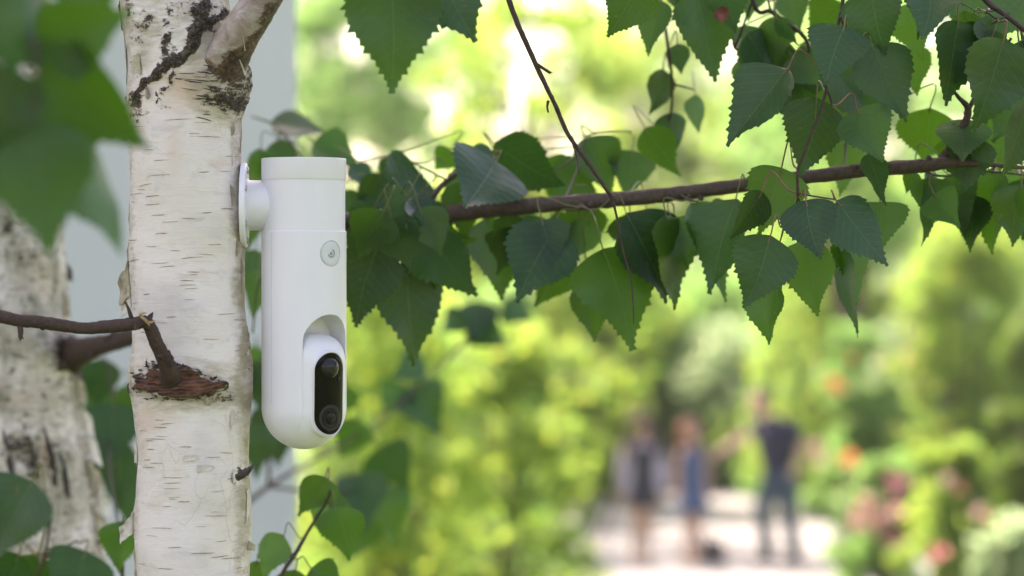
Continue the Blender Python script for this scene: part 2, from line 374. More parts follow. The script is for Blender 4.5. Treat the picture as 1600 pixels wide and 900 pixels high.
V, F = tube([hc+hx*a-hy*0.38+np.array([0, 0, HH-0.02]) for a in (0, HW/2, HW+.4)], [.06, .06, .06], 10, 2); mk('gutter', V, F, plain('gutter_grey', (0.4, 0.41, 0.42), 0.4), house)

# ------------------------------------------------------------------ foreground leaf builder
UW = np.array([0, .03, .07, .12, .2, .28, .36, .45, .55, .65, .75, .85, .93, 1.0]); WW = np.array([.012, .13, .245, .335, .412, .437, .428, .39, .322, .238, .152, .078, .030, .001])
BR = {}       # branch name -> dict(obj, samples)
def leaf_geo(P0, P1, wpx, D, nrm, side, droop, g):
    L = np.linalg.norm(P1-P0); Y = (P1-P0)/L; ratio = float(np.clip(g.normal(0.84, 0.04), 0.76, 0.92)); wreal = wpx*K*D
    # foreshortening: wider than natural -> lean the tip in depth; narrower -> roll about the midrib
    full = L*ratio; roll = 0.0
    if wreal > full*1.02:
        Ln = min(wreal/ratio, L*1.9); lean = math.sqrt(max(Ln*Ln-L*L, 0)); P1 = P1+nrm*lean*(1 if g.random() < 0.7 else -1)
        L = np.linalg.norm(P1-P0); Y = (P1-P0)/L; full = L*ratio
    else: roll = side*math.acos(max(min(wreal/full, 1), 0.12))
    N = nz(nrm-Y*(nrm@Y)); X = np.cross(Y, N)
    c, s = math.cos(roll), math.sin(roll); X, N = X*c+N*s, N*c-X*s
    teeth = int(g.integers(12, 16)); us = [0.0, .02, .045, .07, .095]; off = [0]*5
    u0 = .11
    for k in range(teeth):
        a = u0+(1-u0)*(k/teeth)**0.92; b = u0+(1-u0)*((k+1)/teeth)**0.92
        big = 1.0 if k % 3 == 1 else 0.6
        am = big*0.062*g.uniform(.7, 1.25)*(1-0.45*k/teeth)
        for p, q in ((0.05, 0.12), (.4, .5), (.78, 1.0)): us.append(a+(b-a)*p); off.append(am*q)
    us.append(1.0); off.append(0); us = np.array(us); off = np.array(off)
    w = np.interp(us**g.uniform(.86, 1.12), UW, WW); skew = g.normal(0, .03); asym = g.normal(0, .025)
    fold = g.uniform(0.05, 0.38); bend = droop*g.uniform(.5, 1.4); wav = g.uniform(0.008, 0.03); ph = g.uniform(0, 6); cup = g.uniform(-.35, .2)
    cols = np.array([-1, -.68, -.34, 0, .34, .68, 1]); V = []; UV = []
    for i, u in enumerate(us):
        for q in cols:
            e = (w[i]+off[i]*(abs(q) == 1))*(1+asym*np.sign(q))*ratio/.86
            x = q*e; yy = u + (0.007*(off[i]/0.02)*(abs(q) == 1)) - 0.10*abs(x)*(1-u)*0.5
            z = fold*abs(x)+cup*x*x*2 - bend*u*u + wav*math.sin(u*11+ph+3*np.sign(q))*abs(q) + 0.003*math.sin(2*math.pi*9*(u-.75*abs(x)))*abs(q)*(1-abs(q)*.3)
            xx = x + skew*math.sin(u*math.pi)
            V.append(P0+L*(xx*X+min(yy, 1.0+.0*u)*Y+z*N)); UV.append((u, .5+x))
    nc = 7; F = []
    for i in range(len(us)-1):
        for j in range(nc-1): F.append([i*nc+j, i*nc+j+1, (i+1)*nc+j+1, (i+1)*nc+j])
    # shift so that the tip lands on P1 after the bend
    V = np.array(V); return V, F, UV, Y, N
CNT = {'n': 0}
def add_leaf(br, bx, by, tx, ty, w, D, mat='leaf', dt=0.0, side=None, red=False):
    """leaf blade from base px to tip px at depth D (tip dt metres deeper), stalk to the nearest twig of branch br"""
    CNT['n'] += 1; g = np.random.default_rng(1000+CNT['n'])
    P0 = PX(bx, by, D); P1 = PX(tx, ty, D+dt)
    if side is None: side = 1 if g.random() < .5 else -1
    nrm = nz(CAM-P0)
    V, F, UV, Y, N = leaf_geo(P0, P1, w, D, nrm, side, 0.07, g)
    S = BR[br]['pts']; d = np.linalg.norm(S-P0, axis=1); # prefer twig points above the leaf base
    d = d+np.where(S[:, 2] < P0[2]-0.004, 0.03, 0); A = S[int(np.argmin(d))]
    ln = np.linalg.norm(A-P0); mid1 = P0-Y*min(ln*.45, .02)+np.array([0, 0, .004]); mid2 = A*.7+P0*.3+np.array([0, 0, min(.1*ln, .004)])
    rp = 0.00062*g.uniform(.9, 1.2)
    V2, F2 = tube([P0+Y*.006+N*.0003, P0, mid1, mid2, A], [rp*.7, rp, rp, rp, rp*1.35], 6, 5)
    VV, FF = merge([(V, F), (V2, F2)]); uv = UV+[(0.3, .515)]*len(V2)
    fm = [0]*len(F)+[1]*len(F2)
    mk('leaf', VV, FF, [M[mat], M['petiole_red' if red else 'petiole']], BR[br]['obj'], fm, uv)
def branch(key, tree, tubes, mat, name='branch', bump=0.10, label=None):
    """one woody branch: list of polylines [(px,py,D,radius_px)]"""
    parts = []; S = []
    for i, tb in enumerate(tubes):
        P = [PX(a, b, d) for a, b, d, r in tb]; r = [q*K*d for a, b, d, q in tb]
        big = max(r) > .003
        V, F = tube(P, r, 14 if big else 8, 8 if big else 6, bump, seed=i+len(key)); parts.append((V, F))
        S.append(spline(P, 14))
        g = np.random.default_rng(i*7+len(key))
        # buds and knobs along the twig
        for k in range(int(len(P)*1.2)):
            t = g.integers(2, len(S[-1])-2); c = S[-1][t]; dr = nz(g.normal(size=3)); dr = nz(dr+nz(S[-1][t+1]-S[-1][t])*.8)
            rr = float(np.interp(t/len(S[-1]), np.linspace(0, 1, len(r)), r))
            pv_ = [c+dr*rr*.3, c+dr*rr*1.2, c+dr*rr*(1.25+g.uniform(.2, .5)+.0012/rr*.5)]
            parts.append(tube(pv_, [rr*.62, rr*.40, rr*.08], 6, 3, .1))
    V, F = merge(parts); o = mk(name, V, F, mat, tree)
    if label: o['label'] = label
    BR[key] = {'obj': o, 'pts': np.vstack(S)}; return o

# ------------------------------------------------------------------ birch trunks
def sst(a, b, x):
    t = np.clip((x-a)/(b-a), 0, 1); return t*t*(3-2*t)
def seg_d(px, py, poly):
    d = np.full(px.shape, 1e9)
    for (x0, y0), (x1, y1) in zip(poly[:-1], poly[1:]):
        dx, dy = x1-x0, y1-y0; t = np.clip(((px-x0)*dx+(py-y0)*dy)/(dx*dx+dy*dy), 0, 1)
        d = np.minimum(d, np.hypot(px-x0-t*dx, py-y0-t*dy))
    return d
def vnoise(V, s, o=0):
    return np.array([noise.noise(Vector((v[0]*s+o, v[1]*s, v[2]*s))) for v in V])
class Trunk:
    def __init__(s, rows, D):       # rows: (py, cx, rpx) from top to bottom, D depth of axis
        P = np.array([PX(cx, py, D) for py, cx, r in rows]); s.z = P[::-1, 2]; s.x = P[::-1, 0]; s.y = P[::-1, 1]; s.r = np.array([r*K*D for py, cx, r in rows])[::-1]
    def c(s, z): return np.interp(z, s.z, s.x), np.interp(z, s.z, s.y), np.interp(z, s.z, s.r)
    def pt(s, th, z, lift=0.0, lump=0.0):
        x, y, r = s.c(z); r = r*(1+0.012*np.sin(3*th+z*7)+.01*np.sin(5*th-z*17+1))+lift+0.0012*np.sin(z*60+2*th)
        return np.stack([x+r*np.sin(th), y-r*np.cos(th), z+0*th], -1)
def zrow(py, D): return PX(0, py, D)[2]

# -- main birch
D1 = 1.889
T1 = Trunk([(-9000, 330, 40), (-5000, 250, 62), (-2000, 225, 78), (-600, 245, 82), (0, 274, 83), (100, 285, 87), (200, 290, 87), (300, 292.5, 87.5), (500, 297.5, 89), (700, 302, 90), (900, 303, 88), (1500, 306, 92), (3000, 310, 105), (4300, 310, 125), (5000, 310, 150)], D1)
base1 = np.array([T1.c(0)[0], T1.c(0)[1], 0.0])
birch = empty('birch_tree', base1, 'white birch in sharp focus carrying the white security camera', 'tree')
zt, zb = zrow(-60, D1), zrow(960, D1); NR, NT_ = 620, 176
th = np.linspace(-math.pi, math.pi, NT_, endpoint=False); zz = np.linspace(zb, zt, NR)
TH, ZZ = np.meshgrid(th, zz); V = T1.pt(TH.ravel(), ZZ.ravel()); px, py = proj(V); front = sst(-.25, .05, np.cos(TH.ravel()))
nA = vnoise(V, 45, 3); nB = vnoise(V, 160, 9); nC = vnoise(V, 420, 5)
wx = px+nA*9+nB*4; wy = py+nB*5+nA*6
d_main = seg_d(wx, wy, [(350, 20), (322, 40), (300, 68), (276, 92), (250, 112), (222, 135), (214, 160)])
d_two = seg_d(wx, wy, [(290, 85), (272, 118), (254, 146)])
d_up = seg_d(wx, wy, [(318, 0), (316, 30), (300, 65)])
d_top = seg_d(wx, wy, [(265, 20), (262, 55), (258, 88)])
dark = 1.5*np.exp(-(d_main/7.5)**2)+.9*np.exp(-(d_two/5)**2)+.65*np.exp(-(d_up/8)**2)+.5*np.exp(-(d_top/9)**2)
el = np.hypot((wx-362)/44, (wy-118)/58); dark += .68*(1-sst(.5, 1.5, el))
dark += .62*np.exp(-((wy-(158+.10*(wx-300)))/9)**2)*sst(290, 330, px)
dark += .5*np.exp(-(np.hypot(wx-213, wy-175)/22)**2)+.55*np.exp(-(np.hypot(wx-300, wy-10)/32)**2)+.45*np.exp(-(np.hypot(wx-215, wy-30)/20)**2)
dark += .5*np.exp(-(np.hypot((wx-253), (wy-160)/1.4)/5)**2)
# collar of the broken branch
u = (px-284)/66.; top = 578-10*np.exp(-((px-262)/30)**2)+26*np.clip(u, 0, 1)**1.5+16*np.clip(-u, 0, 1)**2; bot = 621-14*np.abs(u)**2+4*nB+4*nA
inside = np.minimum((wy-top+nA*8+nB*5)/7., (bot-wy+nA*7+nB*5)/7.); red = sst(-.2, .8, np.minimum(inside, (1-np.abs(u))*6))*(np.abs(u) < 1.0)
rim = np.exp(-((wy-top+1)/4)**2)*(np.abs(u) < 1.02); rimb = np.exp(-((py-bot)/5)**2)*(np.abs(u) < 1.05)
rough_c = np.exp(-(np.hypot((px-286)/92, (py-600)/42))**4)
dark += .95*rim*(1+.5*nB)+.6*rimb+.4*np.exp(-(np.hypot(px-215, py-603)/14)**2)
dark += .52*np.exp(-(np.hypot((px-345)/30, (py-622)/8))**2)
dark += .85*np.exp(-(np.hypot((px-381)/14, (py-738)/11))**2)
dark += .40*np.exp(-((px-388)/6)**2)*sst(500, 510, py)*(1-sst(575, 590, py))
arc = np.hypot((px-268)*.42, (py-566)*1.0)+nA*3
peach = .75*np.exp(-(np.hypot((wx-300)/62, (wy-138)/34))**2)+.4*np.exp(-(np.hypot((wx-290)/26, (wy-20)/26))**2)+.45*np.exp(-((wx-212)/16)**2)*np.exp(-((wy-180)/40)**2)
peach += .38*np.exp(-(np.hypot((px-272)/14, (py-232)/40))**2)
edge_r = sst(352, 384, px+nA*6-(py-300)*.012); edge_l = 1-sst(204, 216, px+nA*4-(py-300)*.015)
rough = .95*edge_r*(.5+.7*sst(-.2, .5, nA))+.4*edge_l+.75*(1-sst(.6, 1.9, np.hypot((wx-352)/46, (wy-118)/52)))+.55*np.exp(-(np.hypot((px-345)/40, (py-622)/12))**2)+.3*(1-sst(0, 140, py))
dark += .5*(1-sst(20, 170, py))*sst(.12, .45, vnoise(V, 70, 12))*(px < 350)
rough += .6*(1-sst(20, 190, py))*sst(-.1, .4, vnoise(V, 40, 17))
rough += .75*rough_c
for a in (dark, red, peach, rough): a *= front
disp = dark*(.0016+.0022*(nB+.5*nC)) + rough*.0007*nB + red*(.0042+.0022*nB+.0016*nC) + .0035*front*np.exp(-(np.hypot((px-280)/80, (py-600)/34))**2)
disp += .012*front*(1-sst(.1, 1.3, np.hypot((px-347)/48, (py-124)/62))) + .0016*front*np.exp(-(d_main/9)**2)*(.6+nB)
nL = vnoise(V, 14, 31); disp += .0009*nA+.0022*nL
nr = np.stack([np.sin(TH.ravel()), -np.cos(TH.ravel()), 0*TH.ravel()], -1); V = V+nr*disp[:, None]
F = []
for i in range(NR-1):
    for k in range(NT_):
        k2 = (k+1) % NT_; F.append([i*NT_+k, i*NT_+k2, (i+1)*NT_+k2, (i+1)*NT_+k])
# coarse continuation up and down
def coarse(z0, z1, n, join):
    zs = np.linspace(z0, z1, n); A, B = np.meshgrid(th, zs); return T1.pt(A.ravel(), B.ravel())
low = coarse(-.05, zb, 26, 0)[:-NT_]; high = coarse(zt, 4.9, 36, 0)[NT_:]
Vall = np.vstack([low, V, high]); nl = len(low); F = [[q+nl for q in f] for f in F]
def strip(i0, i1): return [[i0+k, i0+(k+1) % NT_, i1+(k+1) % NT_, i1+k] for k in range(NT_)]
for i in range(25): F += strip(i*NT_, (i+1)*NT_)
t0 = nl+(NR-1)*NT_
for i in range(35): F += strip(t0+i*NT_, t0+(i+1)*NT_)
zl, zh = np.zeros(len(low)), np.zeros(len(high))
at = {k: np.concatenate([zl, a, zh]) for k, a in dict(dark=dark, red=red, peach=peach, rough=rough, arc=arc).items()}
trunk = mk('trunk', Vall, F, M['bark'], birch, attrs=at)
# lenticels: slim raised spindles set into the bark
Vs, Fs, n0 = [], [], 0
g = np.random.default_rng(21)
def lenticel(th0, z0, ln, hgt, tilt, T):
    k = 9; t = np.linspace(-1, 1, k); R0 = T.c(z0)[2]; prof = np.sqrt(np.clip(1-np.abs(t)**2.2, 0, 1))
    a = th0+t*ln/2/R0; zc = z0+tilt*t*ln/2+.0001*np.sin(t*3+z0*1000)
    q = T.pt(np.array([th0]), np.array([z0])); lf = float(.0009*vnoise(q, 45, 3)[0]+.0022*vnoise(q, 14, 31)[0]) if T is T1 else float(.0012*vnoise(q, 30, 1)[0]); up = T.pt(a, zc+prof*hgt/2, lf+.00025); dn = T.pt(a, zc-prof*hgt/2, lf+.00025); cc = T.pt(a, zc, lf+.0006)
    return np.vstack([up, cc, dn]), [[i, i+1, k+i+1, k+i] for i in range(k-1)]+[[k+i, k+i+1, 2*k+i+1, 2*k+i] for i in range(k-1)]
parts = []
zc = zb
while zc < zt:
    zc += g.uniform(.0013, .0046); t0_ = g.uniform(-1.45, 1.45); p = T1.pt(np.array([t0_]), np.array([zc])); qx, qy = proj(p)
    if qy[0] < 165 and g.random() < .8: continue
    if 555 < qy[0] < 640 and qx[0] < 365: continue
    if seg_d(qx, qy, [(322, 40), (222, 135)])[0] < 25: continue
    ln = float(np.clip(g.lognormal(math.log(.0125), .42), .004, .028))
    parts.append(lenticel(t0_, zc, ln, g.uniform(.0003, .0008), g.normal(.02, .035), T1))
V, F = merge(parts); tag(mk('lenticels', V, F, M['lenticel'], trunk), kind='stuff')
parts = []
for i in range(90):      # fine fissured streaks under the limb
    x_, y_ = g.normal(352, 26), g.normal(142, 26)
    if x_ > 380 or x_ < 285 or y_ < 95: continue
    t_ = math.asin(max(-1, min(1, (x_-288)/87.))); z_ = zrow(y_, D1); q = np.array([[x_, y_]])
    bl = .012*(1-float(sst(.1, 1.3, np.array(math.hypot((x_-347)/48, (y_-124)/62)))))
    V, F = lenticel(t_, z_, g.uniform(.006, .016), g.uniform(.0004, .0010), g.normal(-.06, .09), T1); V = V+np.array([math.sin(t_), -math.cos(t_), 0])*bl; parts.append((V, F))
V, F = merge(parts); tag(mk('bark_fissures', V, F, M['flake_dark'], trunk), kind='stuff')
# papery flakes peeling from the edges
def flake(T, th0, z0, wid, hgt, curl, mat, side=1, skew=0.0, seed=0, parent=None, up=1, open_=1.0):
    g = np.random.default_rng(seed); nu, nv = 9, 7; V = []
    for i in range(nu):
        s = i/(nu-1)
        for j in range(nv):
            q = j/(nv-1)-.5
            ww = wid*(1-.35*abs(q)*2*g.uniform(.6, 1.2))*s; a = th0+side*min(ww*.55, .6*wid)/T.c(z0)[2]
            lift = .0004+open_*wid*(.25*s+.65*s*s)*(1 if curl else .4); zz_ = z0+up*(q*hgt*(1-.35*s)+skew*s*hgt*.5)+g.normal(0, hgt*.035)
            p = T.pt(np.array([a]), np.array([zz_]), lift)[0]
            if curl: p = p+np.array([0, -math.sin(s*math.pi*1.2)*wid*.35, -s*s*wid*.3])
            V.append(p)
    V = np.array(V); F = [[i*nv+j, i*nv+j+1, (i+1)*nv+j+1, (i+1)*nv+j] for i in range(nu-1) for j in range(nv-1)]
    V2 = V+g.normal(0, .00008, V.shape)+np.array([.0002, .0003, 0]); m = len(V)
    return mk('bark_flake', np.vstack([V, V2]), F+[[a+m for a in f[::-1]] for f in F], M[mat], parent or trunk)
def thx(T, px_, py_, D):
    z = zrow(py_, D); x, y, r = T.c(z); t = (PX(px_, py_, D)[0]-x)/r; return math.asin(max(-1, min(1, t))), z
for i, (px_, py_, w, h, m, sd, op, cu, sk) in enumerate([
    (206, 432, .018, .030, 'flake_tan', -1, .9, 1, -.5), (206, 464, .016, .016, 'flake', -1, .9, 1, -.8), (208, 520, .006, .03, 'flake', -1, .5, 0, 0),
    (208, 575, .007, .016, 'flake', -1, .7, 1, -.4), (212, 660, .005, .03, 'flake', -1, .5, 0, .2), (212, 705, .006, .022, 'flake', -1, .6, 1, 0),
    (215, 812, .017, .018, 'flake', -1, .9, 1, -.8), (216, 800, .007, .03, 'flake', -1, .6, 0, -.6), (215, 872, .017, .036, 'flake_tan', -1, .8, 0, -.4),
    (196, 60, .006, .05, 'flake_tan', -1, .5, 0, 0), (190, 25, .006, .03, 'flake_dark', -1, .6, 1, 0), (196, 105, .004, .04, 'flake_dark', -1, .5, 0, 0),
    (204, 200, .005, .02, 'flake_tan', -1, .6, 1, -.3), (202, 265, .004, .03, 'flake_dark', -1, .4, 0, 0), (204, 330, .005, .02, 'flake_tan', -1, .5, 1, 0), (205, 395, .006, .02, 'flake_tan', -1, .6, 1, -.3),
    (375, 140, .006, .03, 'flake_dark', 1, .6, 1, 0), (374, 165, .004, .02, 'flake_dark', 1, .5, 0, 0), (376, 215, .003, .03, 'flake_tan', 1, .3, 0, 0), (366, 205, .006, .012, 'flake_tan', 1, .25, 0, 0),
    (368, 245, .005, .016, 'flake', 1, .25, 0, 0), (364, 310, .007, .018, 'flake_tan', 1, .25, 0, .2), (372, 380, .008, .022, 'flake_tan', 1, .2, 0, 0), (380, 430, .004, .03, 'flake_tan', 1, .3, 0, 0),
    (386, 520, .004, .02, 'flake_dark', 1, .5, 0, 0), (384, 545, .004, .012, 'flake', 1, .6, 1, 0), (368, 655, .008, .014, 'flake', 1, .22, 0, .6), (386, 790, .008, .026, 'flake', 1, .4, 0, .4), (388, 850, .006, .008, 'flake_tan', 1, .9, 1, 0),
    (320, 728, .024, .006, 'flake', 1, .05, 0, .4), (300, 712, .02, .005, 'flake', 1, .05, 0, .4), (374, 742, .010, .012, 'flake', -1, .2, 0, 0),
    (350, 612, .014, .008, 'flake_tan', 1, .2, 0, .3), (330, 622, .010, .006, 'flake_tan', 1, .25, 1, 0), (240, 622, .016, .005, 'flake_tan', -1, .2, 0, 0), (290, 626, .012, .005, 'flake', 1, .2, 0, .5),
    (214, 604, .006, .01, 'flake_dark', -1, .8, 1, 0), 
    (253, 160, .005, .010, 'flake_dark', 1, .35, 0, 0),
    (228, 108, .014, .016, 'flake_tan', -1, .15, 0, .3), (236, 150, .010, .010, 'flake_tan', 1, .2, 1, 0), (352, 140, .010, .010, 'flake_dark', 1, .35, 1, 0), (366, 120, .008, .014, 'flake_dark', 1, .35, 1, 0), (340, 150, .012, .006, 'flake_tan', 1, .25, 1, 0), (358, 165, .012, .006, 'flake_dark', 1, .25, 1, 0)]):
    t_, z_ = thx(T1, px_, py_, D1); flake(T1, t_, z_, w, h, cu, m, sd, sk, i, open_=op)
# small dead stub on the right
branch('stub', birch, [[(372, 746, 1.845, 6), (382, 739, 1.84, 5.5), (392, 731, 1.838, 3.5), (395, 727, 1.838, 1.5)]], M['flake_dark'], 'dead_stub', .35)
# big limb leaving to the upper right and passing overhead
limb_rows = [(312, 210, 1.90, 16), (330, 152, 1.882, 32), (345, 112, 1.862, 36), (362, 76, 1.848, 33), (378, 48, 1.842, 31), (404, 8, 1.838, 29.5), (440, -60, 1.84, 29), (560, -300, 1.86, 27), (800, -560, 1.9, 22), (1150, -720, 1.93, 16), (1700, -820, 1.95, 9)]
P = np.array([PX(a, b, d) for a, b, d, r in limb_rows]); rr = np.array([r*K*d for a, b, d, r in limb_rows])
V, F = tube(P, rr, 40, 16, .035, seed=4)
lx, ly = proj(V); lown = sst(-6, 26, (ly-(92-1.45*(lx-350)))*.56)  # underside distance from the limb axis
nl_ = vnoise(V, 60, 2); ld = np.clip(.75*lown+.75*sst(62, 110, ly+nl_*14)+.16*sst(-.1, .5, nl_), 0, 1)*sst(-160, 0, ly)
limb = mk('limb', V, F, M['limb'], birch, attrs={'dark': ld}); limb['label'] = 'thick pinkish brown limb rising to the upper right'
g = np.random.default_rng(5)
for i in range(3):    # thin curls of bark on the limb
    s = g.uniform(0, 1); c = PX(345+s*80+g.uniform(-22, 22), 100-s*105+g.uniform(-8, 8), 1.80)
    c = c+nz(PX(372, 58, 1.84)-c)*0; d = nz(g.normal(size=3)+np.array([.4, 0, .8])); ln = g.uniform(.005, .013); w = nz(np.cross(d, FWD))*g.uniform(.0003, .0009)
    ax_ = PX(345+s*80, 100-s*105, 1.838); dd = c-ax_; dd[1] = 0; rl = .0158
    c = ax_+np.array([dd[0], 0, dd[2]]); off2 = rl**2-dd[0]**2-dd[2]**2; c[1] -= math.sqrt(max(off2, 1e-6))+.0003
    V = []; 
    for k in range(7):
        q = k/6; p = c+d*ln*(q-.5)+np.array([0, -.0035*q*q, 0]); V += [p-w*(1-q*.7), p+w*(1-q*.7)]
    V = np.array(V); F = [[2*k, 2*k+1, 2*k+3, 2*k+2] for k in range(6)]
    mk('bark_flake', np.vstack([V, V+np.array([0, .0002, 0])]), F+[[q+14 for q in f[::-1]] for f in F], M['flake' if i % 3 else 'flake_dark'], limb)
# broken branch: upright stump and the snapped part hanging level to the left
branch('broken', birch, [[(270, 606, 1.862, 30), (269, 596, 1.850, 25), (267, 586, 1.840, 18), (263, 575, 1.834, 14), (257, 562, 1.830, 12), (246, 540, 1.824, 11), (236, 515, 1.82, 10.5), (226, 497, 1.818, 9)],
    [(231, 499, 1.814, 8), (222, 503, 1.813, 10), (200, 507, 1.812, 10.5), (165, 511, 1.81, 10), (130, 513, 1.806, 9.5), (100, 509, 1.804, 10), (60, 503, 1.80, 10), (30, 501, 1.798, 10), (-10, 492, 1.795, 10), (-120, 470, 1.79, 9), (-330, 480, 1.78, 5)],
    [(30, 503, 1.798, 5), (32, 516, 1.796, 4.5), (32, 528, 1.795, 3.5)], [(206, 500, 1.812, 4), (202, 486, 1.81, 3), (196, 472, 1.812, 1.6)]], M['twig_dark'], 'broken_branch', .10, 'brown branch snapped and bent level to the left')
parts = []
for i in range(6):
    g = np.random.default_rng(50+i); a = PX(218+i*2.6, 492+i*2.4, 1.806); b = a+np.array([g.uniform(.001, .007), -.001, g.uniform(-.012, .004)])
    parts.append(tube([a, (a+b)/2+g.normal(0, .0005, 3), b], [.0012, .0009, .0002], 5, 3))
V, F = merge(parts); mk('splintered_wood', V, F, M['splinter'], BR['broken']['obj'])
# moss and fibres along the collar of the broken branch
parts = []
for i in range(60):
    g = np.random.default_rng(300+i); x = g.uniform(216, 352); u_ = (x-286)/72.
    y = 575-10*math.exp(-((x-262)/30)**2)+26*max(u_, 0)**1.5+16*max(-u_, 0)**2+g.normal(0, 3)-3
    if g.random() < .25: y = 618-8*u_*u_+g.normal(0, 3)
    t_, z_ = thx(T1, x, y, D1); a = T1.pt(np.array([t_]), np.array([z_]), .0045)[0]
    b = a+np.array([g.normal(0, .002), -abs(g.normal(0, .0015)), g.normal(.0003, .0014)])
    parts.append(tube([a+np.array([0, .004, 0]), a, b], [.0006, .0005, .0001], 4, 3))
V, F = merge(parts); tag(mk('moss_fibres', V, F, M['flake_dark'], trunk), kind='stuff')

# -- second birch, left and behind
D2 = 2.5
T2 = Trunk([(-7000, -260, 40), (-3000, -160, 80), (0, -50, 100), (300, -14, 106), (400, -5, 106), (500, 2, 107), (600, 13, 108), (700, 24, 110), (830, 46, 112), (1000, 60, 114), (2000, 100, 125), (3400, 110, 160)], D2)
base2 = np.array([T2.c(0)[0], T2.c(0)[1], 0.0])
birch2 = empty('birch_tree', base2, 'rough mossy birch trunk at the left edge, behind the sharp one', 'tree')
zt2, zb2 = zrow(-100, D2), zrow(1050, D2); NR2, NT2 = 330, 130
th2 = np.linspace(-math.pi, math.pi, NT2, endpoint=False); zs = np.concatenate([np.linspace(-.05, zb2, 22)[:-1], np.linspace(zb2, zt2, NR2), np.linspace(zt2, 6.0, 30)[1:]])
TH, ZZ = np.meshgrid(th2, zs); V = T2.pt(TH.ravel(), ZZ.ravel()); px, py = proj(V); fr = sst(-.25, .05, np.cos(TH.ravel()))
nA = vnoise(V, 30, 1); nB = vnoise(V, 120, 2); wx, wy = px+nA*12+nB*5, py+nB*8
dark2 = 1.25*np.exp(-np.hypot((wx-112)/34, (wy-552)/34)**2)+1.0*np.exp(-np.hypot((wx-48)/58, (wy-712)/42)**4)*(.7+1.2*nA)+.45*np.exp(-((wx-(98+(py-400)*.13))/10)**2)+.7*np.exp(-np.hypot((wx-8)/18, (wy-355)/26)**2)+.75*np.exp(-np.hypot((wx-135)/12, (wy-590)/40)**2)
dark2 += .5*np.exp(-np.hypot((wx-40)/40, (wy-400)/18)**2)
peach2 = 1.1*np.exp(-np.hypot((px-70)/8, (wy-720)/38)**4)+.5*np.exp(-np.hypot((wx-62)/12, (wy-430)/45)**2)+.9*np.exp(-np.hypot((wx-70)/26, (wy-868)/12)**2)
dark2 *= (1-.9*np.exp(-np.hypot((px-70)/9, (py-720)/40)**4))
red2 = .56*np.exp(-np.hypot((px-70)/7, (py-722)/36)**4)+.7*np.exp(-np.hypot((wx-72)/26, (wy-868)/12)**2)
for a in (dark2, peach2, red2): a *= fr
nr = np.stack([np.sin(TH.ravel()), -np.cos(TH.ravel()), 0*TH.ravel()], -1); V = V+nr*(dark2*.003*(1+2*nB)+.0012*nA)[:, None]
F = [[i*NT2+k, i*NT2+(k+1) % NT2, (i+1)*NT2+(k+1) % NT2, (i+1)*NT2+k] for i in range(len(zs)-1) for k in range(NT2)]
rough2 = np.clip(.35+.5*nA, 0, 1)*fr
trunk2 = mk('trunk', V, F, M['bark_moss'], birch2, attrs=dict(dark=dark2, red=red2, peach=peach2, rough=rough2, arc=np.hypot(px-70, py-720)))
g = np.random.default_rng(31); parts = []; zc = zb2
while zc < zt2:
    zc += g.uniform(.003, .008); parts.append(lenticel(g.uniform(-1.4, 1.4), zc, g.uniform(.008, .025), .0014, g.normal(0, .05), T2))
V, F = merge(parts); tag(mk('lenticels', V, F, M['lenticel'], trunk2), kind='stuff')
for i, (px_, py_, w, h, m, cu) in enumerate([(104, 470, .008, .03, 'flake_tan', 1), (120, 600, .012, .03, 'flake_tan', 1), (128, 650, .014, .035, 'flake', 1), (134, 690, .016, .04, 'flake', 1), (138, 735, .016, .03, 'flake_tan', 1), (148, 775, .018, .03, 'flake', 1), (150, 805, .016, .03, 'flake_tan', 1), (110, 420, .008, .02, 'flake_dark', 1), (60, 690, .012, .05, 'flake_dark', 0), (90, 705, .012, .06, 'flake_dark', 0), (30, 700, .012, .05, 'flake_dark', 0), (110, 730, .01, .05, 'flake_dark', 0)]):
    t_, z_ = thx(T2, px_, py_, D2); flake(T2, t_, z_, w, h, cu, m, 1, -.5, 70+i, trunk2, open_=.7)
branch('stub2', birch2, [[(50, 585, 2.53, 28), (92, 562, 2.50, 32), (112, 553, 2.48, 27), (130, 547, 2.45, 20), (155, 540, 2.41, 16), (190, 531, 2.36, 14), (214, 523, 2.33, 12), (240, 512, 2.30, 8)]], M['twig_dark'], 'branch_stub', .12, 'thick brown branch stub growing right from the mossy trunk')

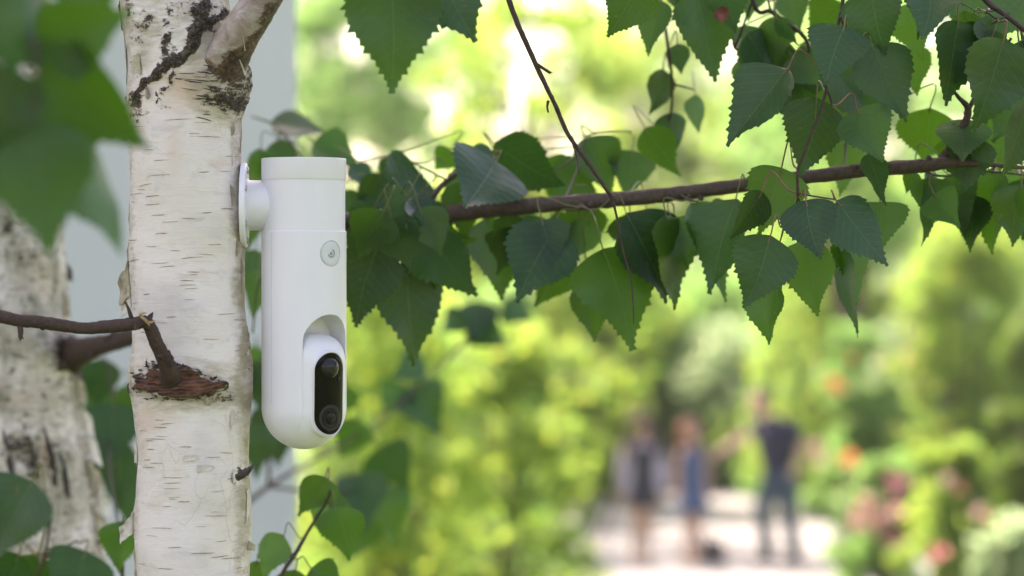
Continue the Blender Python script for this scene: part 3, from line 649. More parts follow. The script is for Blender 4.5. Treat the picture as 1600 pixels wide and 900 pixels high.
# ------------------------------------------------------------------ branches with leaves
dpt = lambda x: 2.16-(x-600)*0.00026
A_rows = [(350, 318, 1.905, 15), (400, 322, 1.98, 14.5), (500, 342, 2.1, 14), (610, 346, dpt(610), 13.5), (690, 336, dpt(690), 13.5), (770, 327, dpt(770), 12.8), (850, 320, dpt(850), 12.5), (950, 313, dpt(950), 12), (1050, 303, dpt(1050), 11.5), (1150, 291, dpt(1150), 11), (1250, 278, dpt(1250), 11), (1350, 266, dpt(1350), 10.5), (1440, 259, dpt(1440), 11), (1486, 254, dpt(1490), 8), (1530, 256, 1.93, 4.5), (1600, 262, 1.94, 3), (1680, 262, 1.95, 2)]
branch('A', birch, [A_rows, [(668, 330, 2.13, 5), (676, 308, 2.13, 4.5), (694, 286, 2.14, 4.2), (718, 270, 2.14, 4), (745, 258, 2.14, 2.5)],
    [(1468, 256, 1.935, 9), (1488, 228, 1.935, 7.5), (1502, 204, 1.935, 6.5), (1513, 172, 1.935, 5.5), (1496, 150, 1.93, 3), (1480, 128, 1.93, 2)], [(1513, 172, 1.935, 4), (1540, 120, 1.94, 3), (1580, 60, 1.95, 2.5)],
    [(620, 344, 2.15, 4), (610, 335, 2.12, 3), (604, 322, 2.11, 2)], [(905, 318, 2.08, 3), (914, 325, 2.05, 2.5), (922, 328, 2.04, 1.5)], [(1060, 302, 2.04, 3), (1076, 312, 2.02, 2.2), (1090, 315, 2.01, 1.3)],
    [(1310, 270, 1.975, 3), (1318, 262, 2.05, 2), (1322, 225, 2.1, 1.6), (1325, 190, 2.12, 1.4)], [(1440, 262, 1.94, 2.6), (1470, 275, 1.98, 2), (1540, 268, 2.0, 1.6), (1610, 275, 2.0, 1.3)],
    [(700, 282, 2.14, 2), (660, 262, 2.2, 1.6), (620, 244, 2.28, 1.4), (560, 252, 2.36, 1.1)], [(770, 327, 2.11, 2.5), (775, 290, 2.15, 2), (776, 250, 2.16, 1.6)], [(880, 318, 2.09, 2.2), (900, 270, 2.16, 1.7), (920, 212, 2.2, 1.3), (985, 205, 2.22, 1.2)], [(520, 345, 2.1, 3), (500, 300, 2.3, 2.2), (470, 245, 2.38, 2), (440, 205, 2.42, 1.5)], [(500, 343, 2.09, 3), (440, 420, 2.25, 2), (405, 440, 2.3, 1.6), (395, 520, 2.35, 1.5)]], M['twig'], 'branch', .13, 'long brown leafy branch crossing level behind the camera')
Ls = [  # bx, by, tx, ty, width, D, mat
 (1150, 310, 1101, 457, 88, 1.98, 'leaf_dark'), (1080, 318, 1140, 470, 66, 2.03, 'leaf'), (1041, 336, 1064, 483, 64, 2.02, 'leaf'), (978, 333, 1050, 470, 100, 2.03, 'leaf_dark'),
 (942, 389, 991, 547, 125, 2.02, 'leaf'), (867, 355, 812, 463, 110, 2.06, 'leaf_dark'), (919, 440, 931, 534, 70, 2.1, 'leaf'), (885, 400, 838, 480, 70, 2.16, 'leaf'),
 (758, 340, 787, 468, 98, 2.2, 'leaf'), (664, 362, 748, 461, 86, 2.1, 'leaf'), (638, 312, 694, 372, 42, 2.06, 'leaf_gloss'), (635, 408, 658, 571, 102, 2.12, 'leaf_dark'), (589, 388, 556, 512, 104, 2.08, 'leaf_dark'), (600, 335, 540, 430, 95, 2.14, 'leaf_dark'),
 (654, 270, 586, 327, 96, 2.2, 'leaf_gloss'), (775, 252, 728, 320, 125, 2.12, 'leaf_gloss'), (773, 242, 698, 272, 38, 2.16, 'leaf_gloss'), (772, 225, 880, 294, 98, 2.18, 'leaf_gloss'), (914, 215, 958, 306, 72, 2.22, 'leaf'), (988, 236, 977, 306, 72, 2.24, 'leaf'),
 (705, 232, 678, 268, 44, 2.32, 'leaf'), (860, 262, 942, 312, 70, 2.22, 'leaf'), (705, 275, 750, 324, 55, 2.24, 'leaf'), (490, 222, 564, 262, 56, 2.42, 'leaf'), (463, 240, 378, 268, 60, 2.42, 'leaf'), (422, 192, 510, 205, 40, 2.5, 'leaf_gloss'), (545, 258, 580, 300, 36, 2.4, 'leaf_gloss'), (560, 300, 545, 350, 50, 2.3, 'leaf'),
 (820, 330, 850, 420, 60, 2.25, 'leaf'), (1010, 325, 1040, 430, 70, 2.12, 'leaf'), (850, 250, 900, 300, 60, 2.28, 'leaf'), (625, 250, 600, 300, 55, 2.3, 'leaf_gloss'), (580, 405, 548, 500, 60, 2.25, 'leaf'), (700, 360, 720, 440, 60, 2.3, 'leaf'),
 (1453, 168, 1442, 262, 100, 2.08, 'leaf'), (1322, 205, 1314, 308, 60, 2.1, 'leaf'), (1521, 214, 1506, 302, 70, 1.93, 'leaf_dark'), (1450, 268, 1449, 385, 34, 2.0, 'leaf_dark'), (1499, 265, 1504, 375, 60, 2.02, 'leaf'), (1551, 262, 1543, 397, 72, 2.02, 'leaf'), (1608, 278, 1601, 382, 60, 2.0, 'leaf_dark'), (1428, 266, 1416, 302, 28, 2.02, 'leaf'), (1580, 262, 1578, 350, 60, 2.08, 'leaf'), (1525, 270, 1522, 350, 70, 2.08, 'leaf'), (1590, 180, 1560, 270, 70, 2.06, 'leaf'),
 (408, 232, 392, 330, 40, 2.4, 'leaf'), (400, 390, 385, 470, 40, 2.4, 'leaf_dark'), (405, 420, 392, 500, 42, 2.36, 'leaf'), (398, 300, 384, 400, 50, 2.45, 'leaf')]
Ls += [(600, 330, 560, 408, 76, 2.04, 'leaf'), (612, 338, 640, 420, 74, 2.05, 'leaf_dark'), (655, 325, 690, 400, 66, 2.05, 'leaf'), (585, 322, 545, 372, 60, 2.06, 'leaf_dark'), (640, 300, 600, 350, 64, 2.08, 'leaf')]
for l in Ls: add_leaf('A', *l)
# hanging twig with the two sharp clusters on the right
branch('B', birch, [[(1420, -760, 1.945, 6), (1370, -400, 1.9, 4.5), (1335, -120, 1.87, 3.5), (1316, 10, 1.86, 3.2), (1322, 45, 1.86, 2.6), (1334, 60, 1.852, 2.2)], [(1316, 10, 1.86, 2.6), (1300, 80, 1.862, 2.4), (1291, 138, 1.85, 2.4), (1283, 172, 1.845, 2.3), (1268, 210, 1.842, 2.1), (1254, 245, 1.842, 2.1), (1246, 268, 1.845, 2.2), (1247, 308, 1.85, 2.4)], [(1291, 138, 1.85, 2), (1297, 152, 1.85, 1.8), (1300, 165, 1.85, 1.5)], [(1247, 302, 1.852, 1.6), (1262, 305, 1.858, 1.4), (1306, 312, 1.862, 1)], [(1247, 308, 1.855, 1.5), (1238, 340, 1.87, 1.3), (1225, 355, 1.865, 1.2)], [(1247, 308, 1.86, 1.5), (1262, 350, 1.885, 1.3), (1300, 365, 1.9, 1.1)]], M['twig_dark'], 'hanging_twig', .12, 'thin hanging twig with two sharp leaf clusters')
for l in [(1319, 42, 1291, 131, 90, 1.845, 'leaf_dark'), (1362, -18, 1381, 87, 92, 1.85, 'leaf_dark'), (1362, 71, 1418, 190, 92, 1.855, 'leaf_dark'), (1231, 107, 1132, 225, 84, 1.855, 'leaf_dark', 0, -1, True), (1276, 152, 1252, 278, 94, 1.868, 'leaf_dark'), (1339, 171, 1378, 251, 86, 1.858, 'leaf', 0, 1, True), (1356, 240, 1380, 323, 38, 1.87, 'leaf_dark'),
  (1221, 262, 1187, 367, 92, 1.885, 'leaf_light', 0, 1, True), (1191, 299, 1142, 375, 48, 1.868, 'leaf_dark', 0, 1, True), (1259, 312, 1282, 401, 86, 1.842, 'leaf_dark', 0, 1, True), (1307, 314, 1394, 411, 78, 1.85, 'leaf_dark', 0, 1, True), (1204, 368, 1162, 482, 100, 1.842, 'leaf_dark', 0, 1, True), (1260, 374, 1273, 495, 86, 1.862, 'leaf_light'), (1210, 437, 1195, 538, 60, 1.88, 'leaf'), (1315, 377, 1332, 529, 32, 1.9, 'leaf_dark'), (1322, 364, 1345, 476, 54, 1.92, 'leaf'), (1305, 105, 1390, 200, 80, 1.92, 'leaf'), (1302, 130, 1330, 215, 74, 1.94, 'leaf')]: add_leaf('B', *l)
# twigs on the top right
branch('Cc', birch, [[(1480, -770, 1.95, 6), (1478, -300, 1.91, 5), (1500, -60, 1.88, 4.6), (1540, 0, 1.87, 4.4), (1572, 24, 1.865, 4), (1602, 48, 1.86, 3.8), (1680, 110, 1.86, 3)], [(1500, -60, 1.88, 3), (1460, -40, 1.87, 2), (1440, -42, 1.868, 1.5)], [(1572, 24, 1.865, 2), (1560, 30, 1.86, 1.6), (1540, 18, 1.858, 1.4)], [(1602, 48, 1.86, 2), (1606, 100, 1.88, 1.6), (1608, 150, 1.88, 1.3)]], M['twig_dark'], 'hanging_twig', .12, 'dark twig in the upper right corner')
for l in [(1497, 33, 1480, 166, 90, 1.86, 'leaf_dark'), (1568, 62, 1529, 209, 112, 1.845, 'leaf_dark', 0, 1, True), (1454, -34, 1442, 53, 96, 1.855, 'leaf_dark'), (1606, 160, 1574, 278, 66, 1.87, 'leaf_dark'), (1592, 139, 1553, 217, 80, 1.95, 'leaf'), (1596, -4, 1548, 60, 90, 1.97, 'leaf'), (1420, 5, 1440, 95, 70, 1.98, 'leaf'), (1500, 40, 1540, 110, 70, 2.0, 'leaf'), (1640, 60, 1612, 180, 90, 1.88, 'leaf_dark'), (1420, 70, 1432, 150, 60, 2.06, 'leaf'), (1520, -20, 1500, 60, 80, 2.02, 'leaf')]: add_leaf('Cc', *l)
branch('T5', birch, [[(1130, -715, 1.93, 6), (1140, -200, 2.02, 4.5), (1176, 0, 2.05, 3.6), (1205, 18, 2.05, 3.4), (1235, 40, 2.05, 3.2), (1258, 60, 2.05, 3), (1264, 90, 2.06, 2), (1250, 150, 2.1, 1.4)], [(1205, 18, 2.05, 2), (1200, 0, 2.05, 1.6), (1196, -30, 2.05, 1.4)], [(1176, 0, 2.05, 2), (1150, 70, 2.08, 1.7), (1146, 66, 2.08, 1.5), (1138, 40, 2.08, 1)]], M['twig_dark'], 'hanging_twig', .12, 'slanting twig at top beside the sharp cluster')
for l in [(1202, 50, 1165, 130, 96, 2.12, 'leaf'), (1245, 80, 1168, 128, 80, 2.08, 'leaf_dark'), (1214, 28, 1246, 72, 24, 2.04, 'leaf_gloss'), (1228, -12, 1252, 48, 50, 2.1, 'leaf'), (1318, 8, 1262, 62, 88, 2.1, 'leaf'), (1090, -12, 1121, 127, 98, 2.02, 'leaf'), (1125, -40, 1146, 52, 70, 2.0, 'leaf_gloss'), (1264, 95, 1255, 180, 70, 2.14, 'leaf'), (1180, -30, 1170, 30, 60, 2.14, 'leaf'), (1090, -30, 1070, 40, 70, 2.06, 'leaf_dark'), (1290, 60, 1275, 150, 70, 2.16, 'leaf')]: add_leaf('T5', *l)
branch('T6', birch, [[(1000, -690, 1.92, 6), (1015, -200, 2.05, 4), (1030, -20, 2.12, 3), (1042, 60, 2.18, 2.6), (1050, 130, 2.2, 2.4), (1046, 190, 2.22, 2), (1030, 205, 2.22, 1.5)], [(1030, -20, 2.12, 2), (1005, -40, 1.95, 1.8), (998, -36, 1.9, 1.5)], [(1050, 130, 2.2, 1.8), (1085, 140, 2.2, 1.3)]], M['twig_dark'], 'hanging_twig', .12, 'blurred twig hanging with small dark leaves top centre right')
for l in [(1000, -34, 951, 58, 86, 1.86, 'leaf'), (1032, 2, 1007, 86, 54, 2.04, 'leaf'), (1036, 108, 1018, 180, 42, 2.22, 'leaf_dark'), (1058, 68, 1064, 116, 36, 2.2, 'leaf_dark'), (1086, 148, 1094, 208, 30, 2.24, 'leaf'), (1048, 176, 1056, 240, 48, 2.22, 'leaf_dark'), (1008, 200, 1060, 278, 54, 2.18, 'leaf'), (940, -40, 962, 10, 50, 1.95, 'leaf_dark'), (1070, -20, 1078, 30, 50, 2.12, 'leaf')]: add_leaf('T6', *l)
branch('F', birch, [[(640, -400, 1.87, 5), (645, -200, 1.75, 4), (640, -80, 1.66, 3.2), (625, -40, 1.63, 2.4)], [(645, -200, 1.75, 2.5), (680, -110, 1.68, 2.2), (680, -75, 1.67, 1.8)]], M['twig_dark'], 'hanging_twig', .12, 'leafy twig hanging in from above the camera')
for l in [(612, -26, 612, 146, 146, 1.70, 'leaf'), (672, -62, 741, 62, 120, 1.73, 'leaf_dark'), (610, -60, 548, 2, 80, 1.76, 'leaf')]: add_leaf('F', *l)
gx = np.random.default_rng(404)
for key, x0, x1, y0, y1, n in (('T5', 1120, 1340, -40, 140, 9), ('Cc', 1380, 1600, -30, 190, 11), ('A', 1350, 1610, 140, 290, 9), ('A', 570, 1090, 205, 300, 10), ('A', 560, 1130, 330, 400, 12)):
    for k in range(n):
        S = BR[key]['pts']; qx, qy = proj(S); ok = np.where((qx > x0) & (qx < x1) & (qy > y0-40) & (qy < y1+30))[0]
        if not len(ok): continue
        q = S[ok[int(gx.integers(len(ok)))]]; ln = gx.uniform(60, 100); an = gx.normal(0, .5); q = q+np.array([gx.normal(0, .014), abs(gx.normal(.02, .012)), gx.normal(-.012, .008)])
        Dq = float((q-CAM)@FWD); bx, by = [float(v[0]) for v in proj(q[None])]
        add_leaf(key, bx, by, bx+ln*math.sin(an), by+ln*math.cos(an), gx.uniform(45, 80), Dq, 'leaf' if gx.random() < .7 else 'leaf_dark')
# rust brown blotch on a leaf near the top
q = PX(1128, 22, 1.985); gq = np.random.default_rng(8)
ring = [q+RT*(.0065*math.cos(a)*gq.uniform(.7, 1.2))+UP*(.0075*math.sin(a)*gq.uniform(.7, 1.2)) for a in np.linspace(0, 2*math.pi, 18, endpoint=False)]
mk('leaf_blotch', np.array(ring+[v+FWD*.0004 for v in ring]), [list(range(18)), list(range(18, 36))[::-1]]+[[i, (i+1) % 18, (i+1) % 18+18, i+18] for i in range(18)], plain('rust_blotch', (0.16, 0.04, 0.02), .7, nscale=200, namt=.3), BR['T5']['obj'])
# dead hanging twig in the middle
branch('dead', birch, [[(720, -500, 1.9, 6), (760, -120, 1.885, 5), (793, -8, 1.875, 4.4), (806, 30, 1.873, 4.2), (826, 76, 1.872, 4.2), (845, 118, 1.872, 3.8), (868, 165, 1.872, 3.5), (886, 207, 1.874, 3.4), (912, 245, 1.876, 3.2), (940, 285, 1.88, 2.8), (955, 310, 1.885, 2.4), (964, 340, 1.888, 1.8), (974, 392, 1.89, 1.5), (985, 432, 1.89, 1.5), (989, 470, 1.89, 1.2), (990, 506, 1.89, .8)],
   [(834, 97, 1.872, 3), (846, 105, 1.87, 2.6), (860, 114, 1.868, 2.3)], [(838, 104, 1.87, 1.4), (850, 128, 1.866, 1.3), (862, 152, 1.866, 1.8), (872, 178, 1.87, 1.2)], [(857, 158, 1.87, 2.4), (855, 166, 1.868, 1.8), (857, 176, 1.868, 1.4)], [(893, 218, 1.874, 1.5), (902, 250, 1.87, .9), (903, 272, 1.87, .6)], [(940, 285, 1.88, 1.8), (958, 308, 1.878, 1.2), (966, 318, 1.878, .8)]], M['twig_dark'], 'dead_twig', .14, 'bare dead twig hanging down in front of the leafy branch')
# low shoot under the camera
branch('S', birch, [[(392, 1150, 1.93, 5), (415, 980, 2.05, 4), (440, 900, 2.1, 3.6), (460, 868, 2.11, 3.3), (477, 838, 2.12, 3), (495, 808, 2.12, 2.6), (510, 785, 2.12, 2.3), (516, 766, 2.12, 1.6)], [(466, 858, 2.11, 1.5), (440, 878, 2.12, 1.4), (405, 870, 2.14, 1.2)]], M['twig_dark'], 'shoot', .12, 'thin shoot rising beside the trunk below the camera')
for l in [(508, 745, 468, 808, 58, 2.12, 'leaf_light'), (524, 792, 544, 878, 72, 2.1, 'leaf'), (512, 782, 553, 796, 30, 2.14, 'leaf_light'), (444, 836, 408, 905, 50, 2.12, 'leaf_light'), (486, 888, 540, 935, 60, 2.1, 'leaf'), (402, 876, 384, 935, 36, 2.14, 'leaf'), (505, 775, 490, 825, 34, 2.15, 'leaf_light'), (462, 890, 452, 950, 50, 2.12, 'leaf')]: add_leaf('S', *l)
# near blurred leaves, upper left
branch('N', birch2, [[(-170, -2200, 2.45, 8), (-160, -900, 1.9, 6), (-60, -150, 1.3, 4), (20, 40, 1.2, 3.5), (52, 66, 1.19, 3), (58, 130, 1.18, 2.5), (45, 190, 1.18, 2)], [(20, 40, 1.2, 3), (-20, 90, 1.2, 2)]], M['twig'], 'hanging_twig', .1, 'out of focus twig in the upper left corner')
for l in [(62, 72, 205, 20, 122, 1.2, 'leaf'), (78, 78, 226, 236, 150, 1.22, 'leaf'), (40, 190, 78, 398, 172, 1.19, 'leaf'), (95, 205, 202, 392, 100, 1.24, 'leaf'), (15, 105, -30, 260, 120, 1.17, 'leaf_dark'), (10, -30, 60, 60, 110, 1.22, 'leaf_gloss'), (-20, -10, 20, 130, 90, 1.16, 'leaf_gloss'), (120, -70, 170, 40, 110, 1.25, 'leaf'), (-25, 180, -10, 330, 110, 1.2, 'leaf'), (20, 20, 110, 110, 110, 1.24, 'leaf_dark')]: add_leaf('N', *l)
branch('N2', birch2, [[(60, 1900, 2.45, 7), (0, 1250, 1.9, 5), (40, 960, 1.6, 3.5), (70, 870, 1.55, 2.6), (80, 790, 1.52, 2)], [(70, 870, 1.55, 2), (120, 845, 1.56, 1.6)]], M['twig'], 'shoot', .1, 'out of focus shoot in the lower left corner')
for l in [(52, 752, -18, 880, 116, 1.52, 'leaf_dark'), (134, 862, 90, 960, 112, 1.56, 'leaf'), (30, 868, -20, 940, 110, 1.56, 'leaf_dark'), (60, 866, 30, 960, 80, 1.6, 'leaf')]: add_leaf('N2', *l)
branch('N3', birch2, [[(150, 1500, 2.45, 6), (185, 1000, 2.3, 4), (192, 860, 2.22, 2.6), (190, 815, 2.2, 1.8)], [(192, 860, 2.22, 2), (170, 720, 2.7, 2), (175, 620, 2.85, 1.8), (165, 560, 2.9, 1.5)]], M['twig_dark'], 'shoot', .1, 'blurred leafy shoot between the two trunks')
for l in [(192, 815, 184, 896, 62, 2.2, 'leaf'), (178, 630, 172, 728, 100, 2.8, 'leaf_dark'), (190, 690, 186, 800, 70, 2.8, 'leaf_dark'), (160, 560, 150, 640, 60, 2.9, 'leaf_gloss'), (205, 720, 200, 830, 70, 2.85, 'leaf_dark'), (165, 600, 140, 660, 60, 3.0, 'leaf'), (200, 600, 215, 680, 60, 2.85, 'leaf')]: add_leaf('N3', *l)
# blurred branch farther back below the leafy one
branch('H', birch2, [[(60, 1000, 2.45, 12), (300, 860, 2.8, 7), (420, 760, 3.1, 4), (560, 680, 3.4, 2.5), (660, 600, 3.6, 2), (740, 520, 3.8, 3), (790, 480, 3.9, 2)], [(420, 760, 3.1, 3), (520, 770, 3.3, 2), (600, 760, 3.5, 2), (640, 780, 3.6, 2)], [(420, 760, 3.1, 3), (420, 620, 2.95, 3), (405, 560, 2.9, 2)]], M['twig_dark'], 'branch', .1, 'blurred leafy branch farther back below the camera')
for l in [(410, 560, 420, 660, 70, 2.9, 'leaf_dark'), (425, 620, 440, 730, 80, 3.0, 'leaf_dark'), (400, 540, 395, 620, 50, 2.9, 'leaf'), (405, 660, 400, 750, 60, 2.9, 'leaf_dark'), (650, 600, 690, 680, 76, 3.6, 'leaf_dark'), (630, 600, 600, 650, 60, 3.6, 'leaf'), (560, 655, 530, 720, 60, 3.4, 'leaf'), (590, 700, 640, 770, 80, 3.5, 'leaf_dark'), (560, 740, 570, 830, 80, 3.4, 'leaf_dark'), (600, 760, 620, 850, 70, 3.5, 'leaf'), (740, 500, 790, 540, 60, 3.8, 'leaf_gloss'), (730, 490, 690, 520, 44, 3.8, 'leaf_gloss'), (750, 470, 745, 530, 60, 3.8, 'leaf_dark'), (790, 470, 830, 500, 50, 3.9, 'leaf_gloss'), (660, 560, 610, 590, 50, 3.6, 'leaf_gloss'), (540, 600, 520, 660, 50, 3.4, 'leaf'), (570, 800, 540, 880, 70, 3.4, 'leaf')]: add_leaf('H', *l)

# ------------------------------------------------------------------ foliage masses
def leaf_cloud(clumps, per, size, seed, flat=.35, ell=(1, 1, .75)):
    g = np.random.default_rng(seed); C = []; 
    for c, r in clumps:
        n = max(6, int(per*g.uniform(.7, 1.3))); d = g.normal(size=(n, 3)); d /= np.linalg.norm(d, axis=1)[:, None]; q = r*g.uniform(.25, 1.0, n)**.6
        C.append(np.asarray(c)+d*q[:, None]*np.array(ell))
    C = np.vstack(C); n = len(C)
    N = g.normal(size=(n, 3)); N[:, 2] = np.abs(N[:, 2])+flat; N /= np.linalg.norm(N, axis=1)[:, None]
    a = g.normal(size=(n, 3)); X = np.cross(N, a); X /= np.linalg.norm(X, axis=1)[:, None]+1e-9; Y = np.cross(N, X)
    s = size*g.uniform(.6, 1.35, n)[:, None]
    V = np.stack([C-Y*s*.5, C+X*s*.36-Y*s*.1+N*s*.08, C+Y*s*.6-N*s*.08, C-X*s*.36-Y*s*.1+N*s*.08], 1).reshape(-1, 3)
    F = np.arange(4*n).reshape(-1, 4); rnd = np.repeat(np.clip(g.normal(.5, .25, n), 0, 1), 4)
    return V, F, rnd
def foliage(name, clumps, per, size, seed, mat, parent, **kw):
    V, F, r = leaf_cloud(clumps, per, size, seed, **kw); return mk(name, V, F, M[mat], parent, attrs={'rnd': r}, smooth=False)
def far_tree(label, px, D, h, cr, zbase, nclump, per, size, mat, seed, name='tree', group=None, trunk_r=.16, lean=0.0, squash=1.0):
    g = np.random.default_rng(seed); b = PX(px, 450, D); b[2] = 0
    t = empty(name, b, label, 'tree', group)
    top = b+np.array([lean, 0, h*.82]); parts = [tube([b+np.array([0, 0, -.05]), b+np.array([.05, 0, h*.2]), b*.5+top*.5, top], [trunk_r*1.25, trunk_r, trunk_r*.65, trunk_r*.2], 10, 5, .05)]
    cl = []
    for k in range(nclump):
        u = g.uniform(0, 1); z = zbase+(h-zbase)*u; rad = cr*math.sin(math.pi*min(.97, .14+.80*u))**.6*math.sqrt(g.uniform(.05, 1)); an = g.uniform(0, 2*math.pi)
        c = b+np.array([lean*u+rad*math.cos(an), rad*math.sin(an)*squash, z]); cl.append((c, min(.8, cr*g.uniform(.12, .29))))
    for k in range(9):
        c = cl[int(g.integers(nclump))][0]; s = b+(top-b)*g.uniform(.25, .8); parts.append(tube([s, (s+c)/2+np.array([0, 0, .15]), c], [trunk_r*.3, trunk_r*.18, .01], 6, 4))
    V, F = merge(parts); mk('trunk', V, F, M['trunk_far'], t)
    foliage('crown', cl, per, size, seed+1, mat, t); return t
def bush(label, px, D, w, h, nclump, per, size, mat, seed, name='shrub', cat='shrub', group=None, depth=None, z0=0.0):
    g = np.random.default_rng(seed); b = PX(px, 450, D); b[2] = 0; t = empty(name, b, label, cat, group); dp = depth or w*.7; cl = []; parts = []
    for k in range(nclump):
        u = g.uniform(0, 1); rr = math.sqrt(max(0, 1-(u*.93)**2.4)); an = g.uniform(0, 2*math.pi); q = math.sqrt(g.uniform(.05, 1))*rr
        c = b+np.array([w/2*q*math.cos(an), dp/2*q*math.sin(an), z0+(h-z0)*(.06+.9*u)]); cl.append((c, min(w, h)*g.uniform(.11, .24)))
        if k % 4 == 0: parts.append(tube([b+np.array([g.normal(0, .06), g.normal(0, .06), -.03]), b*.5+c*.5+np.array([0, 0, .1*h]), c], [.022, .014, .005], 6, 4))
    V, F = merge(parts); mk('stem', V, F, M['trunk_far'], t); foliage('foliage', cl, per, size, seed+1, mat, t); t['_cl'] = 0
    del t['_cl']; return t, cl
# crowns of the two birches, above the frame
g = np.random.default_rng(77)
cl = [(np.array([base1[0]+g.normal(.1, .8), base1[1]+g.normal(.1, .6), g.uniform(3.4, 6.2)]), g.uniform(.25, .45)) for k in range(34)]
tag(foliage('crown', cl, 80, .06, 5, 'crown', birch), kind='stuff')
cl = [(np.array([base2[0]+g.normal(-.5, .8), base2[1]+g.normal(0, .5), g.uniform(3.6, 6.6)]), g.uniform(.25, .45)) for k in range(26)]
tag(foliage('crown', cl, 80, .06, 6, 'crown', birch2), kind='stuff')

# far trees
TR = [('tall light green tree just right of the house corner', 540, 50, 10.0, 2.9, .6, 150, 110, .19, 'far_green', 11),
      ('airy low tree below the white gap in the sky', 690, 40, 4.9, 2.2, .6, 80, 110, .15, 'far_pale', 13),
      ('low yellow green tree under the bright sky at top centre', 840, 33, 4.4, 1.7, .5, 80, 100, .13, 'far_yellow', 15),
      ('yellow sunlit tree behind the dead hanging twig', 1000, 58, 10.5, 3.0, .8, 130, 90, .21, 'far_yellow', 17),
      ('pale green tree behind the sharp leaf clusters', 1230, 66, 13.5, 4.6, .8, 150, 100, .25, 'far_pale', 19),
      ('broad green tree behind the rose bushes', 1430, 62, 13.0, 4.4, .8, 150, 100, .24, 'far_green', 21),
      ('dark green tree at the right edge', 1650, 42, 8.5, 2.4, .6, 120, 90, .17, 'far_green', 23),
      ('far tall tree showing at the left of the sky gap', 610, 58, 13.5, 2.8, 1.5, 130, 100, .20, 'far_green', 25),
      ('far pale tree seen through the sky gap', 850, 66, 13.0, 3.0, 1.5, 50, 50, .20, 'far_pale', 27),
      ('far airy tree in the middle of the sky gap', 715, 62, 12.0, 1.8, 1.5, 30, 55, .18, 'far_green', 33),
      ('far green tree closing the garden behind the path', 1100, 74, 14.0, 5.0, 1.0, 90, 100, .28, 'far_green', 29),
      ('young airy tree left of the two people, shading the path', 820, 28.5, 6.6, 1.5, 3.3, 60, 70, .11, 'far_yellow', 35),
      ('young airy tree behind the rose bushes, shading the path', 1335, 29.5, 6.8, 1.7, 3.3, 70, 70, .11, 'far_green', 37),
      ('far green tree closing the garden left of the people', 760, 60, 5.6, 4.0, .5, 60, 130, .26, 'far_green', 31)]
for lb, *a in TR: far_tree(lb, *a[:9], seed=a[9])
# shrubs
SB = [('yellow green shrub behind and below the white camera', 590, 13, 1.3, 2.75, 46, 110, .07, 'far_yellow', 41),
      ('bright yellow leaved shrub in the middle of the garden', 795, 16, 1.0, 2.45, 44, 100, .075, 'far_yellow', 43),
      ('green shrub left of the pale path', 700, 19, 1.8, 2.5, 46, 110, .085, 'far_green', 45),
      ('pale shrub between the house corner and the yellow shrubs', 520, 20, 1.6, 3.3, 46, 110, .085, 'far_pale', 46),
      ('green shrub behind the bright yellow one', 770, 26, 1.5, 2.9, 46, 110, .10, 'far_green', 48),
      ('dark green hedge behind the two people on the left', 940, 37, 3.6, 3.0, 70, 150, .13, 'far_green', 47),
      ('dark green hedge behind the man', 1130, 37.5, 3.4, 3.2, 60, 150, .13, 'far_green', 49),
      ('yellow green bush between the people and the hedge', 890, 34, 2.0, 2.7, 60, 120, .12, 'far_yellow', 51),
      ('pale green bush between the girl and the man', 1150, 35.8, 1.8, 2.5, 46, 120, .12, 'far_pale', 53),
      ('low dark shrub at the left edge of the path', 858, 22.5, .5, .45, 24, 110, .07, 'far_dark', 55),
      ('tall lit green bush above the roses', 1340, 31, 2.8, 4.4, 70, 140, .12, 'far_yellow', 57),
      ('dark shrub at the right edge of the picture', 1615, 21, .8, 2.6, 40, 120, .09, 'far_dark', 59),
      ('bright green shrub at the right behind the roses', 1510, 26, 1.7, 3.6, 60, 130, .10, 'far_yellow', 61)]
SB += [('green shrub low between the yellow shrubs', 650, 24, 1.7, 2.5, 46, 110, .09, 'far_green', 81),
      ('yellow green shrub where the path begins on the left', 868, 29.5, 1.3, 2.2, 40, 100, .10, 'far_yellow', 83),
      ('green bush between the man and the orange roses', 1268, 33, 1.8, 3.2, 46, 110, .11, 'far_green', 85),
      ('pale green bush behind the pink roses', 1440, 27.5, 1.6, 3.3, 46, 110, .10, 'far_pale', 87),
      ('green bush filling the right edge behind the roses', 1570, 31, 2.4, 4.2, 50, 120, .11, 'far_green', 89)]
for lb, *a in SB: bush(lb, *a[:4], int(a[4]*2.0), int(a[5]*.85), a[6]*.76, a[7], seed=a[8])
# far wood that closes the horizon, one mass
gw = np.random.default_rng(91); cl = []
for k in range(520):
    x = gw.uniform(-60, 60); hh_ = 4.6+1.8*noise.noise(Vector((x*.12, 2, 0))); cl.append((np.array([x, gw.uniform(70, 74), gw.uniform(.2, 1)**.8*hh_]), gw.uniform(.5, 1.0)))
for k in range(150):
    cl.append((np.array([gw.uniform(-20, -4.8), gw.uniform(38, 46), gw.uniform(.05, 1)*5.8]), gw.uniform(.5, .9)))
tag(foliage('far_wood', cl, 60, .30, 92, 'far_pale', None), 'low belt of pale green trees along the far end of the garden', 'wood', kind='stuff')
# leafy spray hanging before the heads of the two people
far_tree('slender young yellow leaved tree beside the two people', 915, 20.5, 2.5, .36, 1.3, 22, 60, .07, 'far_yellow', 63, trunk_r=.02, lean=.55)
